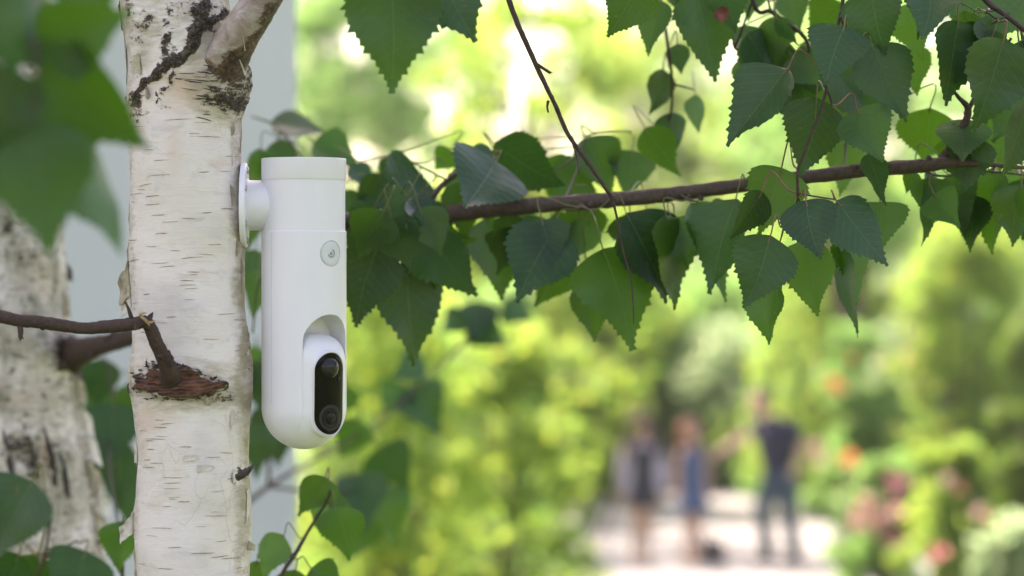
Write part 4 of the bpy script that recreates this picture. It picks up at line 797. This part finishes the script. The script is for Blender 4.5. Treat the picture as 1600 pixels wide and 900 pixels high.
# rose bushes with single blooms
def bloom_mesh(name, mat, seed):
    g = np.random.default_rng(seed); V = []; F = []
    for ring, (n, r, tilt) in enumerate(((5, 1.0, .35), (5, .78, .75), (4, .5, 1.1), (3, .28, 1.35))):
        for k in range(n):
            a = 2*math.pi*(k+.5*ring)/n+g.normal(0, .1); d = np.array([math.cos(a), math.sin(a), 0]); s = np.array([-math.sin(a), math.cos(a), 0]); up = np.array([0, 0, 1.0])
            o = len(V); ro = d*math.cos(tilt)+up*math.sin(tilt)
            V += [d*.05, d*.05+ro*r*.55+s*r*.42, d*.05+ro*r*1.0+s*r*.16-up*.06, d*.05+ro*r*1.0-s*r*.16-up*.06, d*.05+ro*r*.55-s*r*.42]
            F.append([o, o+1, o+2, o+3, o+4])
    me = bpy.data.meshes.new(name); me.from_pydata([tuple(v) for v in V], [], F); me.materials.append(mat); me.polygons.foreach_set('use_smooth', [True]*len(F)); return me
def petal(name, c):
    t = NT(name); f = t.noise(6, 3); t.setc(t.ramp(f, [(.35, tuple(x*.8 for x in c)), (.65, c)])); t.rough(.55)
    tl = t.n('BsdfTranslucent'); tl.inputs[0].default_value = (*c, 1); mx = t.n('MixShader'); mx.inputs[0].default_value = .35
    t.l(t.b.outputs[0], mx.inputs[1]); t.l(tl.outputs[0], mx.inputs[2]); t.l(mx.outputs[0], t.out.inputs[0]); return t.m
BL = {'orange': bloom_mesh('bloom', petal('petal_orange', (.70, .27, .10)), 1), 'pink': bloom_mesh('bloom', petal('petal_pink', (.50, .18, .24)), 2), 'rose': bloom_mesh('bloom', petal('petal_rose', (.58, .17, .17)), 3), 'blush': bloom_mesh('bloom', petal('petal_blush', (.60, .42, .35)), 4)}
def blooms(t, D, lst):
    b = wloc(t)
    for i, (px, py, c, r) in enumerate(lst):
        g = np.random.default_rng(i+int(D*10)); p = PX(px, py, D+g.normal(0, .1)); o = bpy.data.objects.new('bloom', BL[c]); col.objects.link(o); o.parent = t
        o.location = p-b; o.scale = (r*.72, r*.72, r*.72); o.rotation_euler = (R(60+g.normal(0, 18)), R(g.normal(0, 20)), R(g.normal(0, 30)))
t, _ = bush('tall rose bush with orange blooms right of the man', 1345, 23.5, 1.0, 2.5, 56, 120, .07, 'far_green', 71, 'rose_bush')
blooms(t, 22.9, [(1305, 605, 'orange', .13), (1298, 598, 'orange', .09), (1325, 715, 'orange', .12), (1366, 742, 'orange', .11), (1280, 720, 'blush', .1), (1275, 700, 'blush', .1), (1375, 560, 'blush', .1), (1412, 560, 'blush', .11), (1330, 560, 'orange', .05)])
t, _ = bush('low rose bush with a mass of pink blooms', 1380, 22.0, .75, 1.25, 46, 120, .065, 'far_green', 73, 'rose_bush')
g = np.random.default_rng(4)
blooms(t, 21.5, [(1375+g.normal(0, 24), 795+g.normal(0, 22), 'pink' if g.random() < .65 else 'blush', g.uniform(.06, .10)) for k in range(20)]+[(1384, 838, 'pink', .12), (1345, 790, 'rose', .09), (1405, 852, 'pink', .10)])
t, _ = bush('rose bush with one red bloom near the bottom right', 1475, 20.5, .8, 1.45, 46, 120, .065, 'far_yellow', 75, 'rose_bush')
blooms(t, 19.8, [(1467, 866, 'rose', .12), (1480, 750, 'blush', .08), (1500, 765, 'rose', .06), (1530, 800, 'blush', .09), (1545, 812, 'orange', .07)])
bush('pale grey green shrub in the bottom right corner', 1585, 18.5, .7, .95, 36, 110, .07, 'far_pale', 77)
# grass tufts on the lawn in view
g = np.random.default_rng(9); n = 9000; C = np.stack([g.uniform(-3.5, .4, n), g.uniform(15, 33, n), np.full(n, -.01)], 1)
d = g.normal(0, .35, (n, 2)); hgt = g.uniform(.05, .12, n); w = g.normal(size=(n, 2)); w /= np.linalg.norm(w, axis=1)[:, None]; w *= .008
V = np.stack([C+np.c_[w, np.zeros(n)], C-np.c_[w, np.zeros(n)], C+np.c_[d*hgt[:, None], hgt]], 1).reshape(-1, 3)
tag(mk('grass', V, np.arange(3*n).reshape(-1, 3), M['far_green'], attrs={'rnd': np.repeat(g.uniform(0, 1, n), 3)}), 'short green grass beside the pale path', 'grass', kind='stuff')

# ------------------------------------------------------------------ the white security camera
dc = PX(475, 475, D1); MM = 0.0005
def zy(y): return (475-y)*MM                  # local height of a picture row
device = empty('security_camera', dc, 'white cylindrical security camera with black lens panel mounted on the birch trunk', 'camera')
device.rotation_euler = (R(1.6), 0, 0)
PHI = R(42.5); fd = np.array([math.sin(PHI), -math.cos(PHI), 0]); ld_ = np.array([math.cos(PHI), math.sin(PHI), 0]); kz = np.array([0, 0, 1.0])
def fp(s, y, rho): return s*ld_+zy(y)*kz+rho*fd      # face frame: lateral s, picture row y, distance rho
def dev(name, V, F, mat, parent=None, sharp=R(35), smooth=True):
    p = parent or device; o = mk(name, np.asarray(V)+dc, F, mat, None, smooth=smooth, sharp=sharp); 
    for v in o.data.vertices: v.co -= Vector(dc)
    o.parent = p; return o
RB = .0331
def capsule(r, ytop, z_off=0.0):
    pr = [(r-.0004, zy(ytop)), (r, zy(ytop)-.0005), (r, zy(500)), (r, zy(560)), (r, zy(600))]
    for k in range(0, 24): a = k/24*math.pi/2; pr.append((r*math.cos(a), zy(636)-r*math.sin(a)))
    pr.append((.0006, zy(636)-r)); return lathe(pr, 144)
capv = lathe([(.0300, zy(249.5)), (.0326, zy(248)), (.0330, zy(249)), (.0330, zy(280)), (.0327, zy(281.5)), (.0300, zy(281.5))], 120)
dev('cap', *capv, M['plastic'])
dev('neck', *lathe([(.028, zy(280)), (.0322, zy(281)), (.0322, zy(361)), (.028, zy(362.5))], 120), M['plastic'])
SL = .0210
def arch_prism(hw, ytop, ybot, r0, r1):
    o = [(-hw, ybot)]; yc = ytop+hw/MM
    for k in range(25): a = math.pi-math.pi*k/24; o.append((hw*math.cos(a), yc-hw*math.sin(a)/MM))
    o.append((hw, ybot)); n = len(o); V = [fp(s, y, r0) for s, y in o]+[fp(s, y, r1) for s, y in o]
    F = [list(range(n)), list(range(n, 2*n))[::-1]]+[[i, (i+1) % n, (i+1) % n+n, i+n] for i in range(n)]; return np.array(V), F
cut1 = arch_prism(SL, 490, 740, .007, .06)
V, F = capsule(RB, 361)
V, F = solid_eval(V, F, [('DIFFERENCE', cut1), ('DIFFERENCE', (np.array([fp(s, y, r) for s in (-SL, SL) for y in (648, 745) for r in (-.06, .0075)]), [[0, 1, 3, 2], [4, 6, 7, 5], [0, 4, 5, 1], [2, 3, 7, 6], [0, 2, 6, 4], [1, 5, 7, 3]]))])
shell = dev('housing', V, F, M['plastic'])
# lens module: lower block plus rounded brow
RM = RB-.00012; HWm = SL-.00018
V, F = capsule(RM, 400)
blk = (np.array([fp(s, y, r) for s in (-HWm, HWm) for y in (566, 745) for r in (-.0345, .06)]), [[0, 1, 3, 2], [4, 6, 7, 5], [0, 4, 5, 1], [2, 3, 7, 6], [0, 2, 6, 4], [1, 5, 7, 3]])
V, F = solid_eval(V, F, [('INTERSECT', blk)])
module = dev('lens_module', V, F, M['plastic'])
yc = 566.0; V = []; nu, nv = 22, 41; hh = HWm/MM
for i in range(nu):
    h = i/(nu-1)*.985; y = yc-h*hh*1.12; hw = HWm*math.sqrt(max(0, 1-h**2.6))
    for j in range(nv):
        s = -hw+2*hw*j/(nv-1); drop = .021*(1-math.sqrt(max(0, 1-h*h))); V.append(fp(s, y, math.sqrt(RM**2-s*s)-drop))
F = [[i*nv+j, i*nv+j+1, (i+1)*nv+j+1, (i+1)*nv+j] for i in range(nu-1) for j in range(nv-1)]
n1 = len(V)
for i in range(nu):                            # side skirts and back of the brow
    for j in (0, nv-1): v = V[i*nv+j].copy(); V.append(v-fd*(v@fd-.006))
for i in range(nu-1):
    a, b = i*nv, (i+1)*nv; p, q = n1+2*i, n1+2*(i+1); F.append([a, b, q, p]); F.append([a+nv-1, p+1, q+1, b+nv-1])
dev('brow', np.array(V), F, M['plastic'], module, sharp=R(50))
# face plate
def stadium(hw, hh_, n=26):
    o = []; 
    for k in range(n): a = math.pi*k/(n-1); o.append((hw*math.cos(a), (hh_-hw)+hw*math.sin(a)))
    for k in range(n): a = math.pi+math.pi*k/(n-1); o.append((hw*math.cos(a), -(hh_-hw)+hw*math.sin(a)))
    return np.array(o)
YC = 612.5; HWp, HHp = .0146, .0324
def fpos(s, v, lift): # v: metres above plate centre
    lean = .035*(v); return s*ld_+(zy(YC)+v)*kz+(math.sqrt(.037**2-s*s)-.037+.0336+lift+lean*.5)*fd
def plate_rings(rings):
    V, F = [], []; n = None
    for hw, h_, lift in rings:
        o = stadium(hw, h_); n = len(o); V += [fpos(s, v, lift) for s, v in o]
    for i in range(len(rings)-1): F += [[i*n+k, i*n+(k+1) % n, (i+1)*n+(k+1) % n, (i+1)*n+k] for k in range(n)]
    return V, F, n
V, F, n = plate_rings([(HWp+.0016, HHp+.0016, -.016), (HWp+.0014, HHp+.0014, -.0022), (HWp+.0009, HHp+.0009, -.0009), (HWp+.0002, HHp+.0002, -.0007)])
dev('bezel', np.array(V), F, M['plastic'], module)
V, F, n = plate_rings([(HWp+.0003, HHp+.0003, -.004), (HWp+.0002, HHp+.0002, .0001), (HWp-.0002, HHp-.0002, .0004), (HWp-.0007, HHp-.0007, .0001), (HWp-.0009, HHp-.0009, -.0006)])
dev('chrome_rim', np.array(V), F, M['chrome'], module)
V, F, n = plate_rings([(HWp-.0008, HHp-.0008, -.0005), (HWp-.0012, HHp-.0012, -.0002), (HWp*.7, HHp*.85, -.0002), (HWp*.35, HHp*.7, -.0002), (.0004, HHp*.6, -.0002)])
F.append([4*n+k for k in range(n)][::-1]); panel = dev('black_panel', np.array(V), F, M['black_glass'], device)
def disc(name, s, v, prof, mat, parent, lift0=0.0, n=40):
    V, F = [], []
    for r, l in prof:
        for k in range(n): a = 2*math.pi*k/n; V.append(fpos(s+r*math.cos(a), v+r*math.sin(a), lift0+l))
    for i in range(len(prof)-1): F += [[i*n+k, i*n+(k+1) % n, (i+1)*n+(k+1) % n, (i+1)*n+k] for k in range(n)]
    F.append([(len(prof)-1)*n+k for k in range(n)]); return dev(name, np.array(V), F, mat, parent)
vy = lambda y: (YC-y)*MM
disc('motion_sensor', -.0002, vy(573), [(.0082, -.0004), (.0080, .0004), (.0070, .0016), (.0055, .0028), (.0036, .0036), (.0016, .0040), (.0003, .0041)], M['sensor_dome'], panel)
disc('lens_ring', 0, vy(650), [(.0102, -.0004), (.0101, .0003), (.0094, .0005), (.0090, .0001)], M['lens_ring'], panel)
disc('lens', 0, vy(650), [(.0078, -.0002), (.0078, .0003), (.0072, .0004), (.0066, .0002), (.0044, .0002), (.0042, .0006), (.0030, .0010), (.0003, .0013)], M['lens_black'], panel)
disc('status_light', .0088, vy(590), [(.0014, -.0002), (.0013, .0002), (.0003, .0003)], M['lens_ring'], panel, n=16)
# button with its swirl mark
def cyl_disc(name, phi, y, prof, mat, parent, ds=0, dv=0, n=48, a0=0, a1=2*math.pi, closed=True):
    V, F = [], []; m = n if closed else n+1
    for r, l in prof:
        for k in range(m):
            a = a0+(a1-a0)*k/n; s = ds+r*math.cos(a); v = dv+r*math.sin(a); ph = phi+s/RB; V.append(np.array([math.sin(ph), -math.cos(ph), 0])*(RB+l)+(zy(y)+v)*kz)
    for i in range(len(prof)-1):
        for k in range(n if closed else n): F.append([i*m+k, i*m+(k+1) % m, (i+1)*m+(k+1) % m, (i+1)*m+k])
    if closed and prof[-1][0] < .01 and prof[0][0] > prof[-1][0]*1.5 and prof[-1][0] < .001: F.append([(len(prof)-1)*m+k for k in range(m)])
    return dev(name, np.array(V), F, mat, parent)
PB = R(44.5)
btn = cyl_disc('button', PB, 396, [(.0093, -.0006), (.0092, .0001), (.0088, .0003), (.006, .0002), (.003, .0001), (.0004, .0001)], M['button'], device)
cyl_disc('button_ring', PB, 396, [(.0102, -.0004), (.0101, .0003), (.0098, .0004), (.0094, .0002), (.0093, -.0004)], M['ring_metal'], btn)
cyl_disc('button_mark', PB, 396, [(.0035, .00018), (.0034, .00032), (.0024, .00032), (.0023, .00018)], M['symbol'], btn, a0=R(-165), a1=R(75), closed=False)
cyl_disc('button_mark', PB, 396, [(.0014, .00018), (.0013, .0003), (.0003, .0003)], M['symbol'], btn, ds=-.0002, dv=-.0002, n=20)
# wall plate, arm and screws
MA = R(-3.0); axm = np.array([math.cos(MA), -math.sin(MA)*0.9, 0]); axm = nz(axm); aym = np.array([-axm[1], axm[0], 0])
def lathe_x(prof, n=72, y0=321, x0=0.0):
    V, F = lathe(prof, n); zc_ = zy(y0); return np.array([x0*np.array([1, 0, 0])+axm*v[2]+aym*v[0]+kz*v[1]+kz*zc_ for v in V]), F
mp = dev('mount_plate', *lathe_x([(.0300, -.0488), (.0328, -.0484), (.0331, -.0470), (.0331, -.0448), (.0322, -.0440), (.0200, -.0440)], 84), M['plastic'])
dev('mount_arm', *lathe_x([(.0212, -.0441), (.0200, -.0432), (.0196, -.0420), (.0195, -.0300), (.0195, -.012)], 72), M['plastic'])
for a in (-58, 0, 62, 122, 180, 242):
    c = np.array([math.cos(R(a+90)), math.sin(R(a+90))])*.0272
    V, F = lathe([(.0026, 0), (.0026, .0008), (.0018, .0013), (.0003, .0014)], 20)
    V = np.array([axm*(v[2]-.0440)+aym*(v[0]+c[0])+kz*(v[1]+c[1])+kz*zy(321) for v in V]); dev('screw', V, F, M['screw'], mp)
# seam line down the side of the housing
V, F = tube([np.array([math.sin(t)*(RB+.00001), -math.cos(t)*(RB+.00001), zy(y)]) for y in (363, 450, 540, 630) for t in (R(-44),)], [.00010]*4, 6, 4); dev('moulding_seam', V, F, M['seam'], shell)

# ------------------------------------------------------------------ people on the path
DP = 24.63
def W(px, py, dy=0.0): return PX(px, py, DP)*1.0+np.array([0, dy, 0])
def cap_geo(p, r, q, s, n=14):
    p, q = np.asarray(p, float), np.asarray(q, float); d = q-p; L = np.linalg.norm(d); parts = []
    if L > 1e-6: parts.append(tube([p, q], [r, s], n, 1))
    for c, rr_ in ((p, r), (q, s)):
        V = []; F = []; m = 8
        for i in range(m+1):
            a = math.pi*i/m; V += [c+rr_*np.array([math.sin(a)*math.cos(2*math.pi*k/n), math.sin(a)*math.sin(2*math.pi*k/n), math.cos(a)]) for k in range(n)]
        F = [[i*n+k, i*n+(k+1) % n, (i+1)*n+(k+1) % n, (i+1)*n+k] for i in range(m) for k in range(n)]; parts.append((V, F))
    return parts
def flesh(name, caps, vox, mat, parent, smooth=3):
    parts = []
    for c in caps: parts += cap_geo(*c)
    V, F = merge(parts); V, F = solid_eval(V, F, [('REMESH', vox), ('SMOOTH', smooth)]); return mk(name, V, F, mat, parent)
def hand(w, d, th_side, r=1.0):
    d = nz(d); sd = nz(np.cross(d, th_side)); th_side = nz(th_side); caps = [(w, .026*r, w+d*.07*r, .030*r)]
    for k, ln in enumerate((.062, .075, .080, .070)):
        b = w+d*.07*r+th_side*(-.027+.018*k)*r; m = b+d*ln*.55*r-sd*.006*r; caps += [(b, .0105*r, m, .0095*r), (m, .0095*r, b+d*ln*r-sd*.018*r, .008*r)]
    tb = w+d*.02*r+th_side*.02*r; caps += [(tb, .012*r, tb+d*.03*r+th_side*.028*r, .0105*r), (tb+d*.03*r+th_side*.028*r, .0105*r, tb+d*.06*r+th_side*.034*r, .009*r)]
    return caps
def head_caps(c, look, r):
    look = nz(look); sd = nz(np.cross(look, kz)); return [(c+kz*.03*r/.1, r*.98, c-kz*.02*r/.1+look*.01, r*.86), (c-kz*.05*r/.1+look*.03, r*.55, c-kz*.085*r/.1+look*.055*r/.1, r*.36), (c+look*r*.95+kz*.0, .012, c+look*r*1.17-kz*.028, .017), (c+sd*r*.93, .02, c+sd*r*.95-kz*.02, .016), (c-sd*r*.93, .02, c-sd*r*.95-kz*.02, .016)]
def face_bits(c, look, r, parent):
    look = nz(look); sd = nz(np.cross(look, kz))
    for s in (-1, 1):
        V, F = merge(cap_geo(c+look*r*.86+sd*s*.033+kz*.004, .011, c+look*r*.865+sd*s*.033+kz*.004, .011)); mk('eye', V, F, M['eye'], parent)
    V, F = tube([c+look*r*.86-sd*.024-kz*.056, c+look*r*.98-kz*.058, c+look*r*.86+sd*.024-kz*.056], [.003, .006, .003], 6, 4); mk('mouth', V, F, M['lip'], parent)
M['skin'] = plain('skin', (.50, .30, .22), .5, nscale=30); M['eye'] = plain('eye', (.04, .03, .03), .2); M['lip'] = plain('lip', (.40, .15, .13), .5)
M['hair_brown'] = plain('hair_brown', (.045, .022, .013), .75, nscale=60, namt=.3); M['hair_red'] = plain('hair_auburn', (.20, .075, .035), .75, nscale=60, namt=.3); M['hair_dark'] = plain('hair_dark', (.09, .05, .035), .5, nscale=60, namt=.3)
M['navy'] = plain('navy_cotton', (.010, .016, .040), .9, nscale=40); M['jeans'] = plain('blue_jeans', (.026, .068, .105), .9, nscale=40, namt=.2); M['denim'] = plain('denim_dress', (.055, .10, .19), .9, nscale=40, namt=.15)
M['lavender'] = plain('lavender_knit', (.38, .35, .42), .9, nscale=40); M['black_cloth'] = plain('black_cloth', (.025, .028, .035), .9, nscale=40); M['shoe'] = plain('shoe_dark', (.05, .05, .055), .6, nscale=40); M['sandal'] = plain('sandal_tan', (.35, .2, .12), .6, nscale=40)
def skirt(name, rows, mat, parent, n=40, fold=.04):
    V, F = [], []
    for i, (c, rx, ry) in enumerate(rows):
        for k in range(n): a = 2*math.pi*k/n; q = 1+fold*i/len(rows)*math.sin(a*9); V.append(np.asarray(c)+np.array([rx*q*math.cos(a), ry*q*math.sin(a), 0]))
    m = len(rows); F = [[i*n+k, i*n+(k+1) % n, (i+1)*n+(k+1) % n, (i+1)*n+k] for i in range(m-1) for k in range(n)]
    V2 = [v*1 for v in V]; o = len(V); cc = [np.asarray(c) for c, a, b in rows for _ in range(n)]
    V2 = [c+(v-c)*.96 for v, c in zip(V, cc)]; F += [[q+o for q in f[::-1]] for f in F]; return mk(name, np.array(V+V2), F, mat, parent)
def feet(a, toe, mat, parent, name='shoe'):
    toe = nz(toe)
    for p in a: flesh(name, [(p+kz*.035-toe*.05, .042, p+kz*.03+toe*.08, .040), (p+kz*.03+toe*.08, .040, p+kz*.025+toe*.15, .030)], .012, mat, parent)
def ground(v): v = np.array(v); v[2] = .02; return v
# man, seen from the side, reaching an arm to the left
bm_ = ground(W(1218, 880)); man = empty('person', bm_, 'person in dark navy shirt and blue jeans reaching an arm out to the left', 'person')
hd = W(1188, 628); look = np.array([-1, -.25, -.35]); sh_n, sh_f = W(1236, 670, -.09), W(1195, 664, .10); hipn, hipf = W(1226, 744, -.05), W(1208, 744, .05)
kn_a, an_a = W(1192, 804, .06), W(1202, 868, .10); kn_b, an_b = W(1232, 806, -.06), W(1241, 868, -.08)
el_a, wr_a = W(1160, 688, .16), W(1127, 707, .06); el_b, wr_b = W(1254, 700, -.14), W(1243, 726, -.18)
ch, wa, hp = W(1209, 676), W(1213, 708), W(1217, 736)
caps = head_caps(hd, look, .098)+[(W(1198, 656), .062, hd-kz*.06, .056), (ch, .125, wa, .115), (wa, .115, hp, .125), (sh_n, .065, sh_f, .065), (hipf, .095, kn_a, .06), (kn_a, .058, an_a, .042), (hipn, .095, kn_b, .06), (kn_b, .058, an_b, .042), (sh_f, .066, el_a, .054), (el_a, .052, wr_a, .034), (sh_n, .056, el_b, .043), (el_b, .043, wr_b, .03)]
caps += hand(wr_a, wr_a-el_a, kz)+hand(wr_b, wr_b-el_b, np.array([-1, 0, 0]))
for an_ in (an_a, an_b): caps.append((an_, .04, ground(an_)+np.array([-.12, -.03, .03]), .03))
flesh('body', caps, .010, M['skin'], man); face_bits(hd, look, .098, man)
flesh('shirt', [(W(1200, 682, .03), .128, W(1204, 712, .02), .12), (W(1227, 684, -.03), .128, W(1224, 712, -.02), .12), (ch, .160, wa, .155), (wa, .155, hp+kz*.03, .155), (sh_n, .09, sh_f, .09), (sh_n, .078, sh_n*.5+el_b*.5, .066), (sh_f, .078, sh_f*.55+el_a*.45, .066), (ch, .13, W(1201, 660), .085)], .014, M['navy'], man)
flesh('trousers', [(hp, .142, hp-kz*.04, .14), (hipf, .118, kn_a, .088), (kn_a, .086, an_a, .070), (hipn, .118, kn_b, .088), (kn_b, .086, an_b, .070)], .014, M['jeans'], man)
flesh('hair', [(hd+kz*.045-nz(look)*.02, .098, hd-nz(look)*.045-kz*.01, .085)], .012, M['hair_brown'], man)
feet([ground(an_a), ground(an_b)], np.array([-1, -.25, 0]), M['shoe'], man)
# woman in pale cardigan
bw = ground(W(1003, 884)); wom = empty('person', bw, 'person with long brown hair in pale open cardigan and short black dress', 'person')
hd = W(1002, 662); look = np.array([.45, -1, -.2]); sl_, sr_ = W(982, 700, 0), W(1028, 700, 0); hl, hr = W(995, 772), W(1015, 772); kl, kr = W(994, 824), W(1012, 824); al, ar = W(992, 872), W(1010, 872)
ell, wl = W(970, 738, .02), W(974, 772, -.06); elr, wr = W(1038, 738, .02), W(1036, 770, -.06); ch, wa, hp = W(1005, 712), W(1005, 738), W(1005, 765)
caps = head_caps(hd, look, .094)+[(W(1004, 690), .05, hd-kz*.06, .046), (ch, .115, wa, .095), (wa, .095, hp, .118), (sl_, .05, sr_, .05), (hl, .082, kl, .054), (kl, .052, al, .036), (hr, .082, kr, .054), (kr, .052, ar, .036), (sl_, .046, ell, .037), (ell, .037, wl, .026), (sr_, .046, elr, .037), (elr, .037, wr, .026)]+hand(wl, wl-ell, np.array([0, -1, 0]), .92)+hand(wr, wr-elr, np.array([0, -1, 0]), .92)
for an_ in (al, ar): caps.append((an_, .034, ground(an_)+np.array([.02, -.11, .025]), .026))
flesh('body', caps, .010, M['skin'], wom); face_bits(hd, look, .094, wom)
skirt('dress', [(W(1005, 698), .13, .10), (W(1005, 715), .140, .125), (W(1005, 738), .118, .110), (W(1005, 765), .150, .135), (W(1005, 792), .178, .16)], M['black_cloth'], wom)
flesh('cardigan', [(W(984, 708), .058, W(982, 772), .052), (W(1026, 708), .058, W(1028, 766), .052), (sl_, .068, sr_, .068), (sl_, .062, ell, .052), (ell, .052, wl*.8+ell*.2, .042), (sr_, .062, elr, .052), (elr, .052, wr*.8+elr*.2, .042)], .014, M['lavender'], wom)
flesh('hair', [(hd+kz*.045-nz(look)*.015, .118, hd-nz(look)*.05-kz*.03, .125), (hd-nz(look)*.06, .11, W(996, 700, .1), .10), (hd+np.array([-.075, .0, .02]), .065, W(981, 702, -.04), .055), (hd+np.array([.095, .02, -.0]), .06, W(1028, 704, -.03), .055), (hd+kz*.09-nz(look)*.01, .075, hd+kz*.06-nz(look)*.08, .08)], .013, M['hair_brown'], wom)
feet([ground(al), ground(ar)], np.array([.15, -1, 0]), M['sandal'], wom, 'sandal')
# girl in denim dress
bg_ = ground(W(1082, 882)); girl = empty('person', bg_, 'smaller person with auburn hair in sleeveless blue dress beside the cardigan wearer', 'person')
hd = W(1080, 674); look = np.array([.8, -.7, -.1]); sl_, sr_ = W(1066, 707), W(1098, 707); hl, hr = W(1076, 775), W(1090, 775); kl, kr = W(1075, 826), W(1090, 826); al, ar = W(1074, 871), W(1090, 871)
ell, wl = W(1058, 740, .03), W(1060, 768, -.05); elr, wr = W(1106, 740, .03), W(1104, 770, -.08); ch, wa, hp = W(1082, 718), W(1082, 742), W(1082, 768)
caps = head_caps(hd, look, .09)+[(W(1081, 698), .045, hd-kz*.055, .042), (ch, .098, wa, .085), (wa, .085, hp, .1), (sl_, .044, sr_, .044), (hl, .07, kl, .047), (kl, .045, al, .033), (hr, .07, kr, .047), (kr, .045, ar, .033), (sl_, .04, ell, .033), (ell, .033, wl, .024), (sr_, .04, elr, .033), (elr, .033, wr, .024)]+hand(wl, wl-ell, np.array([0, -1, 0]), .85)+hand(wr, wr-elr, np.array([0, -1, 0]), .85)
for an_ in (al, ar): caps.append((an_, .03, ground(an_)+np.array([.06, -.08, .025]), .024))
flesh('body', caps, .010, M['skin'], girl); face_bits(hd, look, .09, girl)
skirt('dress', [(W(1082, 701), .115, .09), (W(1082, 720), .125, .11), (W(1082, 742), .108, .10), (W(1082, 768), .14, .125), (W(1082, 800), .185, .165)], M['denim'], girl)
flesh('hair', [(hd+kz*.035-nz(look)*.02, .10, hd-nz(look)*.045-kz*.02, .1), (hd-nz(look)*.07, .085, W(1070, 705, .08), .06)], .013, M['hair_red'], girl)
feet([ground(al), ground(ar)], np.array([.6, -.8, 0]), M['sandal'], girl, 'sandal')
# bag on the path
pb = ground(W(1116, 880)); bag = empty('bag', pb, 'small dark teal and brown bag standing on the path between the people', 'bag')
M['teal_canvas'] = plain('teal_canvas', (.035, .075, .085), .9, nscale=60, namt=.2); M['brown_leather'] = plain('brown_leather', (.16, .06, .035), .6, nscale=60, namt=.2)
V, F = box(pb+np.array([-.02, 0, .115]), (.25, .15, .23)); V, F = solid_eval(V, F, [('SUBSURF', 0)]); V = np.asarray(V); V[:, 0] = pb[0]+(V[:, 0]-pb[0])*np.where(V[:, 2] > pb[2]+.1, .82, 1)
mk('bag_body', V, F, M['teal_canvas'], bag, smooth=False)
V, F = box(pb+np.array([.055, -.085, .10]), (.10, .03, .15)); mk('front_pocket', V, F, M['brown_leather'], bag, smooth=False)
for s in (-.05, .05):
    V, F = tube([pb+np.array([-.09, s, .22]), pb+np.array([-.06, s*.8, .30]), pb+np.array([.02, s*.8, .30]), pb+np.array([.05, s, .22])], [.01]*4, 8, 5); mk('handle', V, F, M['brown_leather'], bag)

# ------------------------------------------------------------------ added haze box, brightens the dark parts of the garden
hz = bpy.data.materials.new('shadow_lift_haze'); hz.use_nodes = True; ht = hz.node_tree
for nd in list(ht.nodes):
    if nd.type != 'OUTPUT_MATERIAL': ht.nodes.remove(nd)
pvn = ht.nodes.new('ShaderNodeVolumePrincipled'); pvn.inputs['Color'].default_value = (.90, .98, .92, 1); pvn.inputs['Density'].default_value = 0.00045; pvn.inputs['Anisotropy'].default_value = 0.35
ht.links.new(pvn.outputs[0], ht.nodes['Material Output'].inputs['Volume'])
V, F = box((0, 33, 8.5), (120, 90, 19.2))
tag(mk('haze', V, F, hz, smooth=False), 'thin haze volume added over the garden to lift its shadows', 'haze', kind='stuff')
